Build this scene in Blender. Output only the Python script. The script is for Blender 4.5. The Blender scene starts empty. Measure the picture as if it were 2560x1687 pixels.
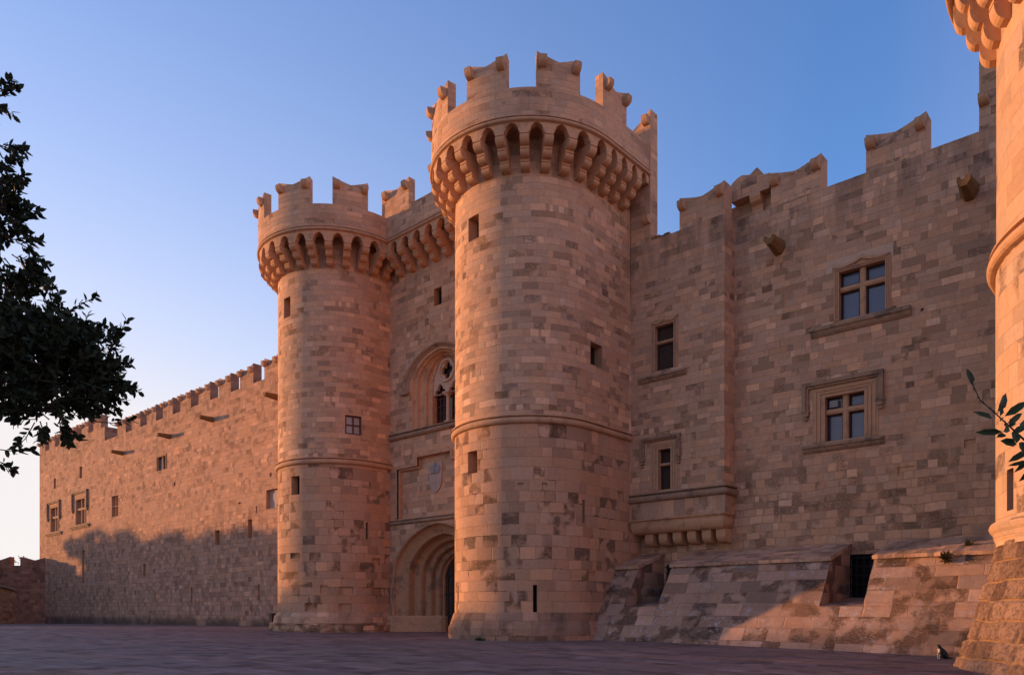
import bpy, bmesh, math, random
from mathutils import Vector, Matrix, Quaternion
import numpy as np
R_ = math.radians
C = bpy.context.scene.collection
SC = bpy.context.scene
random.seed(7)
rng = np.random.default_rng(11)

# ------------------------------------------------------------------ camera, sky, sun, exposure
PHI = 0.7333
cam_d = bpy.data.cameras.new("camera"); cam = bpy.data.objects.new("camera", cam_d); C.objects.link(cam)
cam.location = (26.09, -30.26, 1.5); cam.rotation_euler = (math.pi/2, 0, PHI)
cam_d.sensor_width = 36; cam_d.lens = 1900/2560*36; cam_d.shift_y = (1522-843.5)/2560
cam_d.clip_start = 0.1; cam_d.clip_end = 4000
SC.camera = cam
SUN_AZ, SUN_EL = 22.0, 4.0
w = bpy.data.worlds.new("World"); SC.world = w; w.use_nodes = True
wn = w.node_tree; bgn = wn.nodes['Background']
sky = wn.nodes.new('ShaderNodeTexSky'); sky.sky_type = 'NISHITA'; sky.sun_disc = False
sky.sun_elevation = R_(SUN_EL); sky.sun_rotation = R_(270-SUN_AZ)
sky.air_density = 1.0; sky.dust_density = 0.0; sky.ozone_density = 6.0; sky.altitude = 0
def wnode(t, **p):
    n = wn.nodes.new(t)
    for k, v in p.items(): setattr(n, k, v)
    return n
def wmath(op, a, b):
    n = wnode('ShaderNodeMath', operation=op)
    for i, v in enumerate((a, b)):
        if isinstance(v, bpy.types.NodeSocket): wn.links.new(v, n.inputs[i])
        else: n.inputs[i].default_value = v
    return n.outputs[0]
# evening haze: thick at the horizon and towards the sun, thin overhead
geo = wnode('ShaderNodeTexCoord').outputs['Generated']; nrm = wnode('ShaderNodeVectorMath', operation='NORMALIZE'); wn.links.new(geo, nrm.inputs[0])
sepd = wnode('ShaderNodeSeparateXYZ'); wn.links.new(nrm.outputs[0], sepd.inputs[0])
elev = wmath('ARCSINE', wmath('MAXIMUM', sepd.outputs[2], 0.0), 0.0)
dots = wnode('ShaderNodeVectorMath', operation='DOT_PRODUCT'); wn.links.new(nrm.outputs[0], dots.inputs[0])
dots.inputs[1].default_value = (-math.cos(R_(SUN_AZ))*math.cos(R_(SUN_EL)), -math.sin(R_(SUN_AZ))*math.cos(R_(SUN_EL)), math.sin(R_(SUN_EL)))
amp = wmath('ADD', wmath('MULTIPLY', wmath('MAXIMUM', dots.outputs['Value'], 0.0), 2.2), 0.30)
hz = wmath('MINIMUM', wmath('ADD', wmath('MULTIPLY', amp, wmath('EXPONENT', wmath('MULTIPLY', elev, -180/math.pi/17), 0.0)), 0.045), 0.97)
gain = wnode('ShaderNodeVectorMath', operation='MULTIPLY'); wn.links.new(sky.outputs[0], gain.inputs[0]); gain.inputs[1].default_value = (2.1, 1.62, 1.42)
hmix = wnode('ShaderNodeMix', data_type='RGBA'); wn.links.new(hz, hmix.inputs[0]); wn.links.new(gain.outputs[0], hmix.inputs[6])
hmix.inputs[7].default_value = (2.28, 2.10, 2.06, 1)
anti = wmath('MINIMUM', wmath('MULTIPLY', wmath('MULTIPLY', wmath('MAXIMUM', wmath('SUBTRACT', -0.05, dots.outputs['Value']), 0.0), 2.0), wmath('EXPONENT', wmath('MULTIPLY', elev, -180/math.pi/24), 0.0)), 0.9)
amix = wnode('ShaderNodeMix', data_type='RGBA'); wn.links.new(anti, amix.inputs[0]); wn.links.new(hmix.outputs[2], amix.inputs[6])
amix.inputs[7].default_value = (2.55, 1.85, 1.88, 1)      # rosy glow added to the unseen sky opposite the sun, filling the shaded walls
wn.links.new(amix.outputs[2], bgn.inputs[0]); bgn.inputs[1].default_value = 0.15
sd = bpy.data.lights.new("sun", 'SUN'); sun = bpy.data.objects.new("sun", sd); C.objects.link(sun)
sd.energy = 2.0; sd.angle = R_(0.9); sd.color = (1.0, 0.52, 0.22)
sun.rotation_euler = Vector((math.cos(R_(SUN_AZ)), math.sin(R_(SUN_AZ)), -math.tan(R_(SUN_EL)))).to_track_quat('-Z', 'Y').to_euler()
SC.view_settings.view_transform = 'Standard'; SC.view_settings.look = 'None'
SC.view_settings.exposure = 1.5; SC.view_settings.gamma = 1.0

# ------------------------------------------------------------------ node helpers and materials
class G:
    def __init__(s, name):
        s.m = bpy.data.materials.new(name); s.m.use_nodes = True; s.t = s.m.node_tree
        s.b = s.t.nodes['Principled BSDF']
    def put(s, sock, v):
        if isinstance(v, bpy.types.NodeSocket): s.t.links.new(v, sock)
        else:
            try: sock.default_value = v
            except Exception: sock.default_value = (*v, 1.0)
    def n(s, typ, props=None, **ins):
        nd = s.t.nodes.new(typ)
        for k, v in (props or {}).items(): setattr(nd, k, v)
        for k, v in ins.items():
            s.put(nd.inputs[int(k[1:])] if k[0] == '_' and k[1:].isdigit() else nd.inputs[k], v)
        return nd
    def M(s, op, a, b=0.0, c=None):
        nd = s.n('ShaderNodeMath', {'operation': op}, _0=a, _1=b)
        if c is not None: s.put(nd.inputs[2], c)
        return nd.outputs[0]
    def smooth(s, x, lo, hi, a=0.0, b=1.0):
        nd = s.n('ShaderNodeMapRange', {'interpolation_type': 'SMOOTHSTEP'}, _0=x, _1=lo, _2=hi, _3=a, _4=b)
        return nd.outputs[0]
    def vec(s, x, y, z=0.0): return s.n('ShaderNodeCombineXYZ', None, _0=x, _1=y, _2=z).outputs[0]
    def noise(s, v, scale, detail=3.0, rough=0.55, dist=0.0):
        return s.n('ShaderNodeTexNoise', None, Vector=v, Scale=scale, Detail=detail, Roughness=rough, Distortion=dist).outputs['Fac']
    def mixc(s, f, a, b, mode='MIX'):
        nd = s.t.nodes.new('ShaderNodeMix'); nd.data_type = 'RGBA'; nd.blend_type = mode
        s.put(nd.inputs[0], f); s.put(nd.inputs[6], a if not isinstance(a, tuple) else (*a[:3], 1)); s.put(nd.inputs[7], b if not isinstance(b, tuple) else (*b[:3], 1))
        return nd.outputs[2]
    def mulc(s, col, f):
        v = s.n('ShaderNodeVectorMath', {'operation': 'SCALE'}, _0=col); s.put(v.inputs['Scale'], f); return v.outputs[0]
    def ramp(s, f, stops, interp='LINEAR'):
        nd = s.t.nodes.new('ShaderNodeValToRGB'); s.put(nd.inputs[0], f); r = nd.color_ramp; r.interpolation = interp
        while len(r.elements) < len(stops): r.elements.new(0.5)
        for e, (p, c) in zip(r.elements, stops):
            e.position = p; e.color = (c, c, c, 1) if not isinstance(c, tuple) else (*c, 1)
        return nd.outputs[0]

WARM = (0.615, 0.325, 0.180); GREY = (0.55, 0.322, 0.205)
def courses(g, u, v, rnd, h, wd, irr=0.4, wob=0.02, jw=0.009, pit=0.16, con=1.0, mort=0.86, mortc=None, gapd=.5):
    """ashlar blocks in courses: returns colour, height"""
    uv0 = g.vec(u, v, rnd)
    wv = g.M('MULTIPLY', g.M('SUBTRACT', g.noise(uv0, 0.7, 2), 0.5), wob*4)
    v1 = g.M('ADD', g.M('DIVIDE', g.M('ADD', v, wv), h), g.M('MULTIPLY', g.noise(g.vec(0.0, v, 7.7), .9, 2), 1.1))
    row = g.M('FLOOR', v1); fy = g.M('SUBTRACT', v1, row)
    rh = g.n('ShaderNodeTexWhiteNoise', {'noise_dimensions': '2D'}, Vector=g.vec(row, rnd)).outputs
    wscale = g.M('MULTIPLY_ADD', rh['Value'], 0.5, 0.75)
    x = g.M('ADD', g.M('DIVIDE', u, g.M('MULTIPLY', wscale, wd)), g.M('MULTIPLY', rh['Value'], 91.7))
    nz = g.n('ShaderNodeTexNoise', {'noise_dimensions': '1D'}, W=g.M('ADD', g.M('MULTIPLY', x, 0.9), g.M('MULTIPLY', row, 7.31)), Scale=1.0, Detail=0.0).outputs['Fac']
    x2 = g.M('ADD', x, g.M('MULTIPLY', nz, irr*2.2))
    x2 = g.M('ADD', x2, g.M('MULTIPLY', g.M('SUBTRACT', g.noise(uv0, 3.0, 1), 0.5), wob*1.5))
    col = g.M('FLOOR', x2); fx = g.M('SUBTRACT', x2, col)
    cell = g.vec(col, row, rnd)
    wnz = g.n('ShaderNodeTexWhiteNoise', {'noise_dimensions': '3D'}, Vector=cell).outputs
    rgb = g.n('ShaderNodeSeparateColor', None, _0=wnz['Color']).outputs
    dx = g.M('MULTIPLY', g.M('MINIMUM', fx, g.M('SUBTRACT', 1.0, fx)), wd)
    dy = g.M('MULTIPLY', g.M('MINIMUM', fy, g.M('SUBTRACT', 1.0, fy)), h)
    d = g.M('MINIMUM', dx, dy)
    d = g.M('ADD', d, g.M('MULTIPLY', g.M('SUBTRACT', g.noise(uv0, 7.0, 3), 0.5), jw*2.2))
    jm = g.smooth(d, jw*0.3, jw*1.5)          # 0 in the joint
    def c(x): return 1+(x-1)*con
    tone = g.ramp(wnz['Value'], [(0, c(.62)), (.10, c(.66)), (.16, c(.86)), (.5, c(.98)), (.86, c(1.06)), (.93, c(1.22)), (1.0, c(1.42))])
    base = g.mixc(rgb[1], WARM, GREY)
    fine = g.M('MULTIPLY_ADD', g.noise(uv0, 5.0, 5, .65), 0.5, 0.75)
    n22 = g.noise(g.vec(g.M('MULTIPLY', u, 9.0), g.M('MULTIPLY', v, 12.0), rnd), 1.0, 5, .8)
    # some blocks are weathered into pits
    pf = g.smooth(rgb[2], 1-pit-.02, 1-pit+.02)
    pf = g.M('MULTIPLY', pf, g.smooth(g.noise(uv0, 1.3, 2), .38, .6))
    ph = g.smooth(n22, .36, .60)
    pitm = g.M('MULTIPLY', pf, g.M('SUBTRACT', 1.0, ph))
    colr = g.mulc(base, g.M('MULTIPLY', tone, fine))
    colr = g.mulc(colr, g.M('MULTIPLY_ADD', pitm, -0.30, 1.0))
    mc = mortc or tuple(cc*mort for cc in WARM)
    gap = g.M('MULTIPLY', g.smooth(g.noise(uv0, .9, 3), .60, .66), gapd)
    mc = g.mixc(gap, mc, (.05, .03, .022))
    micro = g.M('MULTIPLY_ADD', g.noise(uv0, 26.0, 2, .7), .36, .82)
    colr = g.mulc(g.mixc(jm, mc, colr), micro)
    hgt = g.M('ADD', g.M('MULTIPLY', jm, 0.010), g.M('MULTIPLY', g.noise(uv0, 11.0, 4, .7), 0.016))
    hgt = g.M('ADD', hgt, g.M('MULTIPLY', pitm, -0.03))
    hgt = g.M('ADD', hgt, g.M('MULTIPLY', rgb[0], 0.008))
    return colr, hgt

def masonry(name, A, Bp=None, zs=(0, 1), stain=.35, top=None, foot=None, patch=0.0, tint=(1, 1, 1), bump=1.0):
    g = G(name)
    uvn = g.n('ShaderNodeUVMap').outputs[0]; sp = g.n('ShaderNodeSeparateXYZ', None, _0=uvn).outputs
    u, v = sp[0], sp[1]
    rnd = g.M('MULTIPLY', g.n('ShaderNodeObjectInfo').outputs['Random'], 37.0) if A.pop('perobj', False) else 3.0
    c, h = courses(g, u, v, rnd, **A)
    uv0 = g.vec(u, v, 5.0)
    if Bp:
        c2, h2 = courses(g, u, v, 11.0, **Bp)
        f = g.smooth(g.M('ADD', v, g.M('MULTIPLY', g.M('SUBTRACT', g.noise(uv0, .45, 3), .5), 5.0)), zs[0], zs[1])
        c = g.mixc(f, c2, c); h = g.n('ShaderNodeMix', {'data_type': 'FLOAT'}, _0=f, _2=h2, _3=h).outputs[0]
    big = g.noise(g.vec(g.M('MULTIPLY', u, .55), g.M('MULTIPLY', v, .28), 1.0), 1.0, 5, .6)
    s = g.smooth(big, .48, .70)
    s = g.M('MULTIPLY', s, stain)
    if top:   # dark lichen runs down from the wall head
        strk = g.noise(g.vec(g.M('MULTIPLY', u, 1.1), g.M('MULTIPLY', v, .22), 2.0), 1.0, 4, .65)
        tt = g.M('MULTIPLY', g.smooth(v, top[0], top[1]), g.smooth(strk, .38, .62))
        s = g.M('MAXIMUM', s, g.M('MULTIPLY', tt, top[2]))
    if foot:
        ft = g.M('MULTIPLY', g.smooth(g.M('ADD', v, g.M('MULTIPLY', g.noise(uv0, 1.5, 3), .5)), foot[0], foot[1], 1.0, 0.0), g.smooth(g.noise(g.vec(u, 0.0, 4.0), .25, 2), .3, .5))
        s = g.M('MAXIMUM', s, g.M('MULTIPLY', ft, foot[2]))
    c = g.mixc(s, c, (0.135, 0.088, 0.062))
    if patch:   # pale flaking crust
        pp = g.smooth(g.noise(uv0, 3.4, 6, .78), .52, .60)
        pp = g.M('MULTIPLY', pp, g.smooth(g.noise(uv0, .5, 2), .42, .6))
        c = g.mixc(g.M('MULTIPLY', pp, patch), c, (0.64, 0.50, 0.42))
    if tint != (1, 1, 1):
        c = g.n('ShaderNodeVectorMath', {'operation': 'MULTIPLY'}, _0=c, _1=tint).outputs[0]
    g.put(g.b.inputs['Base Color'], c); g.b.inputs['Roughness'].default_value = .92
    g.b.inputs['Specular IOR Level'].default_value = .15
    bp = g.n('ShaderNodeBump', None, Strength=bump, Distance=1.0, Height=h).outputs[0]
    g.put(g.b.inputs['Normal'], bp)
    return g.m

def plain(name, col, rough=.9, var=.25, scale=6.0, bump=.004, spec=.2, stain=0.0, stainc=(.09, .075, .065)):
    g = G(name); o = g.n('ShaderNodeTexCoord').outputs['Object']
    n1 = g.noise(o, scale, 5, .65); n2 = g.noise(o, scale*.15, 3)
    f = g.M('MULTIPLY', g.M('MULTIPLY_ADD', n1, var*2, 1-var), g.M('MULTIPLY_ADD', n2, var, 1-var*.5))
    c = g.mulc(g.mixc(0.0, col, col), f)
    if stain: c = g.mixc(g.M('MULTIPLY', g.smooth(g.noise(o, scale*.3, 5, .7), .48, .66), stain), c, stainc)
    g.put(g.b.inputs['Base Color'], c); g.b.inputs['Roughness'].default_value = rough
    g.b.inputs['Specular IOR Level'].default_value = spec
    if bump: g.put(g.b.inputs['Normal'], g.n('ShaderNodeBump', None, Strength=1.0, Distance=1.0, Height=g.M('MULTIPLY', n1, bump*4)).outputs[0])
    return g.m

UP = dict(h=.318, wd=.60, irr=.72, con=.95, mort=.93, jw=.008)
LOW = dict(h=.53, wd=.78, irr=.35, jw=.015, pit=.22, mort=1.05, con=.62, gapd=.9)
M_UP = masonry('upper ashlar', dict(UP), stain=.10)
M_LOW = masonry('lower ashlar', dict(LOW), stain=.2, tint=(.90, .87, .86), bump=1.6)
M_PAR = masonry('parapet ashlar', dict(UP, con=.6), stain=.35)
M_GATE = masonry('gate wall ashlar', dict(UP, h=.34, wd=.6, con=.85), stain=.15)
M_WALL = masonry('palace wall ashlar', dict(UP, h=.305, wd=.56, irr=.75, pit=.12), dict(h=.36, wd=.52, irr=.5, wob=.06, jw=.022, pit=.45, con=.75, mort=.8), (7.2, 9.6), stain=.14, top=(16.5, 21.5, .62))
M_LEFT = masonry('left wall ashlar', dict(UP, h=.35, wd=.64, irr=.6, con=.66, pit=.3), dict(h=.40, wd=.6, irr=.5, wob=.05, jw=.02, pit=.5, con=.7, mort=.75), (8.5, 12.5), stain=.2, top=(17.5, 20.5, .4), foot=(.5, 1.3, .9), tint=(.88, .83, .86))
M_TALUS = masonry('talus blocks', dict(h=.62, wd=1.05, irr=.4, jw=.016, pit=.55, con=1.0, mort=1.0), stain=.22, patch=.75, bump=1.5, tint=(.76, .78, .85))
M_CAP = masonry('talus cap slabs', dict(h=.45, wd=.6, irr=.5, jw=.014, pit=.5, con=.8), stain=.5, patch=.5, tint=(1.0, 1.0, 1.02))
M_ROUGH = masonry('rough rubble', dict(h=.36, wd=.7, irr=.6, wob=.08, jw=.03, pit=.7, con=.8, mort=.7), stain=.5, bump=1.6)
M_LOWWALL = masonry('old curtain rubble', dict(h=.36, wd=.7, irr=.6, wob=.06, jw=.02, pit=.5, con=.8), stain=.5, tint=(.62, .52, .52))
M_GOLD = masonry('golden ashlar', dict(h=.56, wd=.95, irr=.4, jw=.006, pit=.16, con=.40, mort=1.0), stain=.10, tint=(.88, .96, 1.03))
M_CARVE = plain('carved limestone', (.58, .308, .165), var=.22, scale=4.0, stain=.45)
M_CARVE2 = plain('moulded limestone', (.53, .288, .16), var=.2, scale=5.0, stain=.30)
M_SILL = plain('weathered sill stone', (.36, .21, .128), var=.35, scale=5.0, stain=.7)
M_PALE = plain('pale replaced limestone', (.58, .37, .25), var=.2, scale=3.0, stain=.15)
M_MARBLE = plain('white marble', (.46, .32, .25), var=.12, scale=3.0, stain=.2, stainc=(.3, .25, .24))
M_SPOUT = plain('lichened spout stone', (.24, .125, .048), var=.4, scale=7.0, stain=.4)
M_DARK = plain('dark interior', (.022, .016, .014), var=.3, bump=0)
M_REVEAL = plain('opening reveal stone', (.46, .245, .13), var=.25, scale=3.0)
M_WOOD = plain('dark brown boards', (.060, .030, .022), var=.4, scale=3.0, rough=.7)
M_SASH = plain('red brown sash', (.10, .035, .022), var=.3, rough=.6)
M_IRON = plain('wrought iron', (.02, .02, .022), var=.3, rough=.6, bump=0)
M_BLACK = plain('blackened stone', (.035, .032, .034), var=.4)
def glass(name, col, rough=.12):
    g = G(name); o = g.n('ShaderNodeTexCoord').outputs['Object']
    f = g.M('MULTIPLY_ADD', g.noise(o, 1.3, 2), .5, .75)
    g.put(g.b.inputs['Base Color'], g.mulc(g.mixc(0.0, col, col), f)); g.b.inputs['Roughness'].default_value = rough
    g.b.inputs['Specular IOR Level'].default_value = .5
    return g.m
M_GLASS = glass('curtained window glass', (.085, .095, .15)); M_GLASSD = glass('dark window glass', (.02, .018, .022))
M_GLASSL = glass('pale window glass', (.30, .27, .27), .3)

# ------------------------------------------------------------------ mesh helpers
class MB:
    def __init__(s): s.v = []; s.f = []; s.uv = []; s.mi = []; s.sm = []; s.d = {}
    def vid(s, p, tag):
        if tag is None: s.v.append(tuple(p)); return len(s.v)-1
        k = (tag, round(p[0], 4), round(p[1], 4), round(p[2], 4))
        if k not in s.d: s.d[k] = len(s.v); s.v.append(tuple(p))
        return s.d[k]
    def face(s, pts, uv=None, m=0, tag=None, smooth=False):
        if uv is None:
            a, b, c = (Vector(pts[i]) for i in (0, 1, 2)); n = (b-a).cross(c-a)
            if n.length < 1e-9 and len(pts) > 3: n = (Vector(pts[2])-a).cross(Vector(pts[3])-a)
            n = n.normalized() if n.length > 1e-12 else Vector((0, 0, 1))
            if abs(n.z) > .92: uv = [(p[0], p[1]) for p in pts]
            else:
                hl = math.hypot(n.x, n.y); tx, ty = -n.y/hl, n.x/hl
                if abs(tx) > abs(ty): sg = 1 if tx > 0 else -1
                else: sg = 1 if ty > 0 else -1
                uv = [((p[0]*tx+p[1]*ty)*sg, p[2]/hl) for p in pts]
        s.f.append([s.vid(p, tag) for p in pts]); s.uv.append(uv); s.mi.append(m); s.sm.append(smooth)
    def box(s, x0, x1, y0, y1, z0, z1, m=0, skip=''):
        P = lambda x, y, z: (x, y, z)
        F = {'f': [(x0, y0, z0), (x1, y0, z0), (x1, y0, z1), (x0, y0, z1)], 'b': [(x1, y1, z0), (x0, y1, z0), (x0, y1, z1), (x1, y1, z1)],
             'l': [(x0, y1, z0), (x0, y0, z0), (x0, y0, z1), (x0, y1, z1)], 'r': [(x1, y0, z0), (x1, y1, z0), (x1, y1, z1), (x1, y0, z1)],
             't': [(x0, y0, z1), (x1, y0, z1), (x1, y1, z1), (x0, y1, z1)], 'd': [(x0, y1, z0), (x1, y1, z0), (x1, y0, z0), (x0, y0, z0)]}
        for k, p in F.items():
            if k not in skip: s.face(p, m=m)
    def prism(s, poly, fn0, fn1, m=0, caps=True):
        """poly: list of 2d points, fn0/fn1 map a 2d point to the 3d point on either end"""
        n = len(poly)
        for i in range(n):
            a, b = poly[i], poly[(i+1) % n]
            s.face([fn0(a), fn0(b), fn1(b), fn1(a)], m=m)
        if caps:
            s.face([fn0(p) for p in reversed(poly)], m=m); s.face([fn1(p) for p in poly], m=m)
    def tube(s, pts, rad, n=6, m=0, smooth=True):
        pts = [Vector(p) for p in pts]; rings = []
        for i, p in enumerate(pts):
            t = (pts[min(i+1, len(pts)-1)]-pts[max(i-1, 0)]).normalized()
            a = t.orthogonal().normalized(); b = t.cross(a); r = rad[i] if isinstance(rad, (list, tuple)) else rad
            rings.append([p+a*r*math.cos(k*2*math.pi/n)+b*r*math.sin(k*2*math.pi/n) for k in range(n)])
        # keep rings aligned
        for i in range(1, len(rings)):
            best = min(range(n), key=lambda o: sum((rings[i-1][k]-rings[i][(k+o) % n]).length for k in range(n)))
            rings[i] = [rings[i][(k+best) % n] for k in range(n)]
        tg = ('t', len(s.v))
        for i in range(len(rings)-1):
            for k in range(n):
                s.face([rings[i][k], rings[i][(k+1) % n], rings[i+1][(k+1) % n], rings[i+1][k]], m=m, tag=tg, smooth=smooth)
        s.face(list(reversed(rings[0])), m=m); s.face(rings[-1], m=m)
    def build(s, name, mats, parent=None, loc=(0, 0, 0), rot=0):
        me = bpy.data.meshes.new(name); me.from_pydata([tuple(p) for p in s.v], [], s.f)
        ul = me.uv_layers.new(name='UVMap'); flat = [c for f in s.uv for p in f for c in p]
        ul.data.foreach_set('uv', flat)
        me.polygons.foreach_set('material_index', s.mi); me.polygons.foreach_set('use_smooth', s.sm)
        for mm in (mats if isinstance(mats, (list, tuple)) else [mats]): me.materials.append(mm)
        me.update()
        o = bpy.data.objects.new(name, me); C.objects.link(o); o.location = loc; o.rotation_euler = (0, 0, rot)
        if parent: o.parent = parent
        return o
def put(me_obj, parent, loc, rot=0):
    o = me_obj.copy(); C.objects.link(o); o.parent = parent; o.location = loc; o.rotation_euler = (0, 0, rot); return o
def tag(o, label=None, cat=None, group=None, kind=None):
    for k, v in (('label', label), ('category', cat), ('group', group), ('kind', kind)):
        if v: o[k] = v
    return o
def thing(name, label, cat, loc=(0, 0, 0), rot=0, group=None):
    o = bpy.data.objects.new(name, None); C.objects.link(o); o.location = loc; o.rotation_euler = (0, 0, rot)
    o.empty_display_size = .5
    return tag(o, label, cat, group)

R0 = 3.85
class DPath:
    """half-round front with straight sides running back; s in metres at radius R0, s=0 at the front"""
    def __init__(s, R=R0, step=R_(2.5)): s.R = R; s.q = R*math.pi/2; s.step = R*step
    def pt(s, a, off=0.0):
        r = s.R+off
        if a < -s.q: return (-r, -(a+s.q))
        if a > s.q: return (r, a-s.q)
        t = a/s.R-math.pi/2; return (r*math.cos(t), r*math.sin(t))
    def ang(s, a): return max(-s.q, min(s.q, a))/s.R     # rotation of local -Y to the outward normal
    def samples(s, a, b):
        k = [a, b]+[i*s.step for i in range(math.ceil(max(a, -s.q)/s.step), int(min(b, s.q)//s.step)+1)]
        k += [x for x in (-s.q, s.q) if a < x < b]
        return cl([x for x in k if a <= x <= b])
class LPath:
    def __init__(s, Y): s.Y = Y
    def pt(s, a, off=0.0): return (a, s.Y-off)
    def ang(s, a): return 0.0
    def samples(s, a, b): return [a, b]
def cl(k):
    k = sorted(k); out = [k[0]]
    for x in k[1:]:
        if x-out[-1] > 1e-4: out.append(x)
    return out
def P3(path, a, off, z): x, y = path.pt(a, off); return (x, y, z)

def wall_sheet(mb, path, s0, s1, zo, openings=(), m=0, extra_z=(), smooth=True):
    """zo: list of (z, off) breakpoints; openings: (s0,s1,z0,z1[,recess]) ; a recess number gets lined in the wall itself"""
    S = path.samples(s0, s1)
    for o in openings: S += [o[0], o[1]]
    S = cl([x for x in S if s0-1e-6 <= x <= s1+1e-6])
    Z = [z for z, _ in zo]+list(extra_z)
    for o in openings: Z += [o[2], o[3]]
    Z = cl([z for z in Z if zo[0][0]-1e-6 <= z <= zo[-1][0]+1e-6])
    def off(z):
        for (za, oa), (zb, ob) in zip(zo, zo[1:]):
            if z <= zb+1e-6: return oa+(ob-oa)*max(0, min(1, (z-za)/(zb-za)))
        return zo[-1][1]
    for a, b in zip(S, S[1:]):
        for c, d in zip(Z, Z[1:]):
            ms, mz = (a+b)/2, (c+d)/2
            if any(o[0] < ms < o[1] and o[2] < mz < o[3] for o in openings): continue
            mb.face([P3(path, a, off(c), c), P3(path, b, off(c), c), P3(path, b, off(d), d), P3(path, a, off(d), d)],
                    uv=[(a, c), (b, c), (b, d), (a, d)], m=m, tag='w', smooth=smooth)
    for o in openings:
        if len(o) > 4: lining(mb, path, *o[:5], off=off(o[2]), m=m, back=m)
def lining(mb, path, a, b, c, d, depth, off=0.0, m=0, back=0, noback=False):
    S = [x for x in path.samples(a, b)]
    for x, y in zip(S, S[1:]):
        mb.face([P3(path, x, off, c), P3(path, y, off, c), P3(path, y, off-depth, c), P3(path, x, off-depth, c)], m=m)
        mb.face([P3(path, x, off-depth, d), P3(path, y, off-depth, d), P3(path, y, off, d), P3(path, x, off, d)], m=m)
        if not noback: mb.face([P3(path, x, off-depth, c), P3(path, y, off-depth, c), P3(path, y, off-depth, d), P3(path, x, off-depth, d)],
                uv=[(x, c), (y, c), (y, d), (x, d)], m=back)
    for x in (a, b):
        mb.face([P3(path, x, off, c), P3(path, x, off-depth, c), P3(path, x, off-depth, d), P3(path, x, off, d)], m=m)
def sweep(mb, path, s0, s1, prof, m=0, closed=True, caps=True):
    S = path.samples(s0, s1); n = len(prof)
    for a, b in zip(S, S[1:]):
        for i in range(n if closed else n-1):
            (o1, z1), (o2, z2) = prof[i], prof[(i+1) % n]
            mb.face([P3(path, a, o1, z1), P3(path, b, o1, z1), P3(path, b, o2, z2), P3(path, a, o2, z2)],
                    uv=[(a, z1+o1), (b, z1+o1), (b, z2+o2), (a, z2+o2)], m=m)
    if caps and closed:
        for a in (s0, s1): mb.face([P3(path, a, o, z) for o, z in prof], m=m)
def roll(z, r, base=0.0, n=7):
    """moulding profile: fillet, deep quirk, then a half-round roll; z = top"""
    p = [(base-.05, z), (base+r*.95, z-r*.05), (base+r*1.0, z-r*.38), (base+r*.25, z-r*.5), (base+r*.2, z-r*.72)]
    for i in range(n+1):
        t = math.pi/2-i*math.pi/n; p.append((base+r*.4+r*.85*math.cos(t), z-r*1.6+r*.85*math.sin(t)))
    p += [(base+r*.1, z-r*2.5), (base+r*.1, z-r*2.7), (base-.05, z-r*2.7)]; return p

# ------------------------------------------------------------------ shared castle pieces
def corbel_mesh(width, zs, offs, name='corbel'):
    """three stepped, rounded lobes; zs top->bottom (4), offs matching outward reach; local -Y is outward"""
    poly = [(-.25, zs[0]), (offs[0], zs[0])]
    for i in range(3):
        o, zt, zb, on = offs[i], zs[i], zs[i+1], offs[i+1]
        poly += [(o, zt), (o, zt-.10), (o-.05, zt-.115), (o-.05, zt-.135), (o, zt-.15)]
        for k in range(1, 7):
            t = k/6*math.pi/2
            poly.append((on+(o-on)*math.cos(t)**.8, zt-.15-(zt-.15-zb)*math.sin(t)))
    poly.append((-.25, zs[3]))
    out = [poly[0]]
    for q in poly[1:]:
        if abs(q[0]-out[-1][0])+abs(q[1]-out[-1][1]) > 1e-4: out.append(q)
    mb = MB(); hw = width/2
    mb.prism(out, lambda q: (-hw, -q[0], q[1]), lambda q: (hw, -q[0], q[1]))
    return mb
def knob_mesh(wd=.34, ht=.42, reach=.34):
    mb = MB(); poly = [(-.05, 0), (reach, 0), (reach, -ht*.35)]
    for k in range(1, 7):
        t = k/6*math.pi/2; poly.append((reach*math.cos(t), -ht*.35-ht*.65*math.sin(t)))
    poly.append((-.05, -ht)); hw = wd/2
    mb.prism(poly, lambda q: (-hw, -q[0], q[1]), lambda q: (hw, -q[0], q[1])); return mb
KNOB = None
def knob(parent, loc, rot=0, scale=1.0, mat=None):
    global KNOB
    if KNOB is None: KNOB = knob_mesh().build('knob', mat or M_CARVE, parent, loc, rot); o = KNOB
    else: o = put(KNOB, parent, loc, rot)
    o.scale = (scale,)*3; return o
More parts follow.
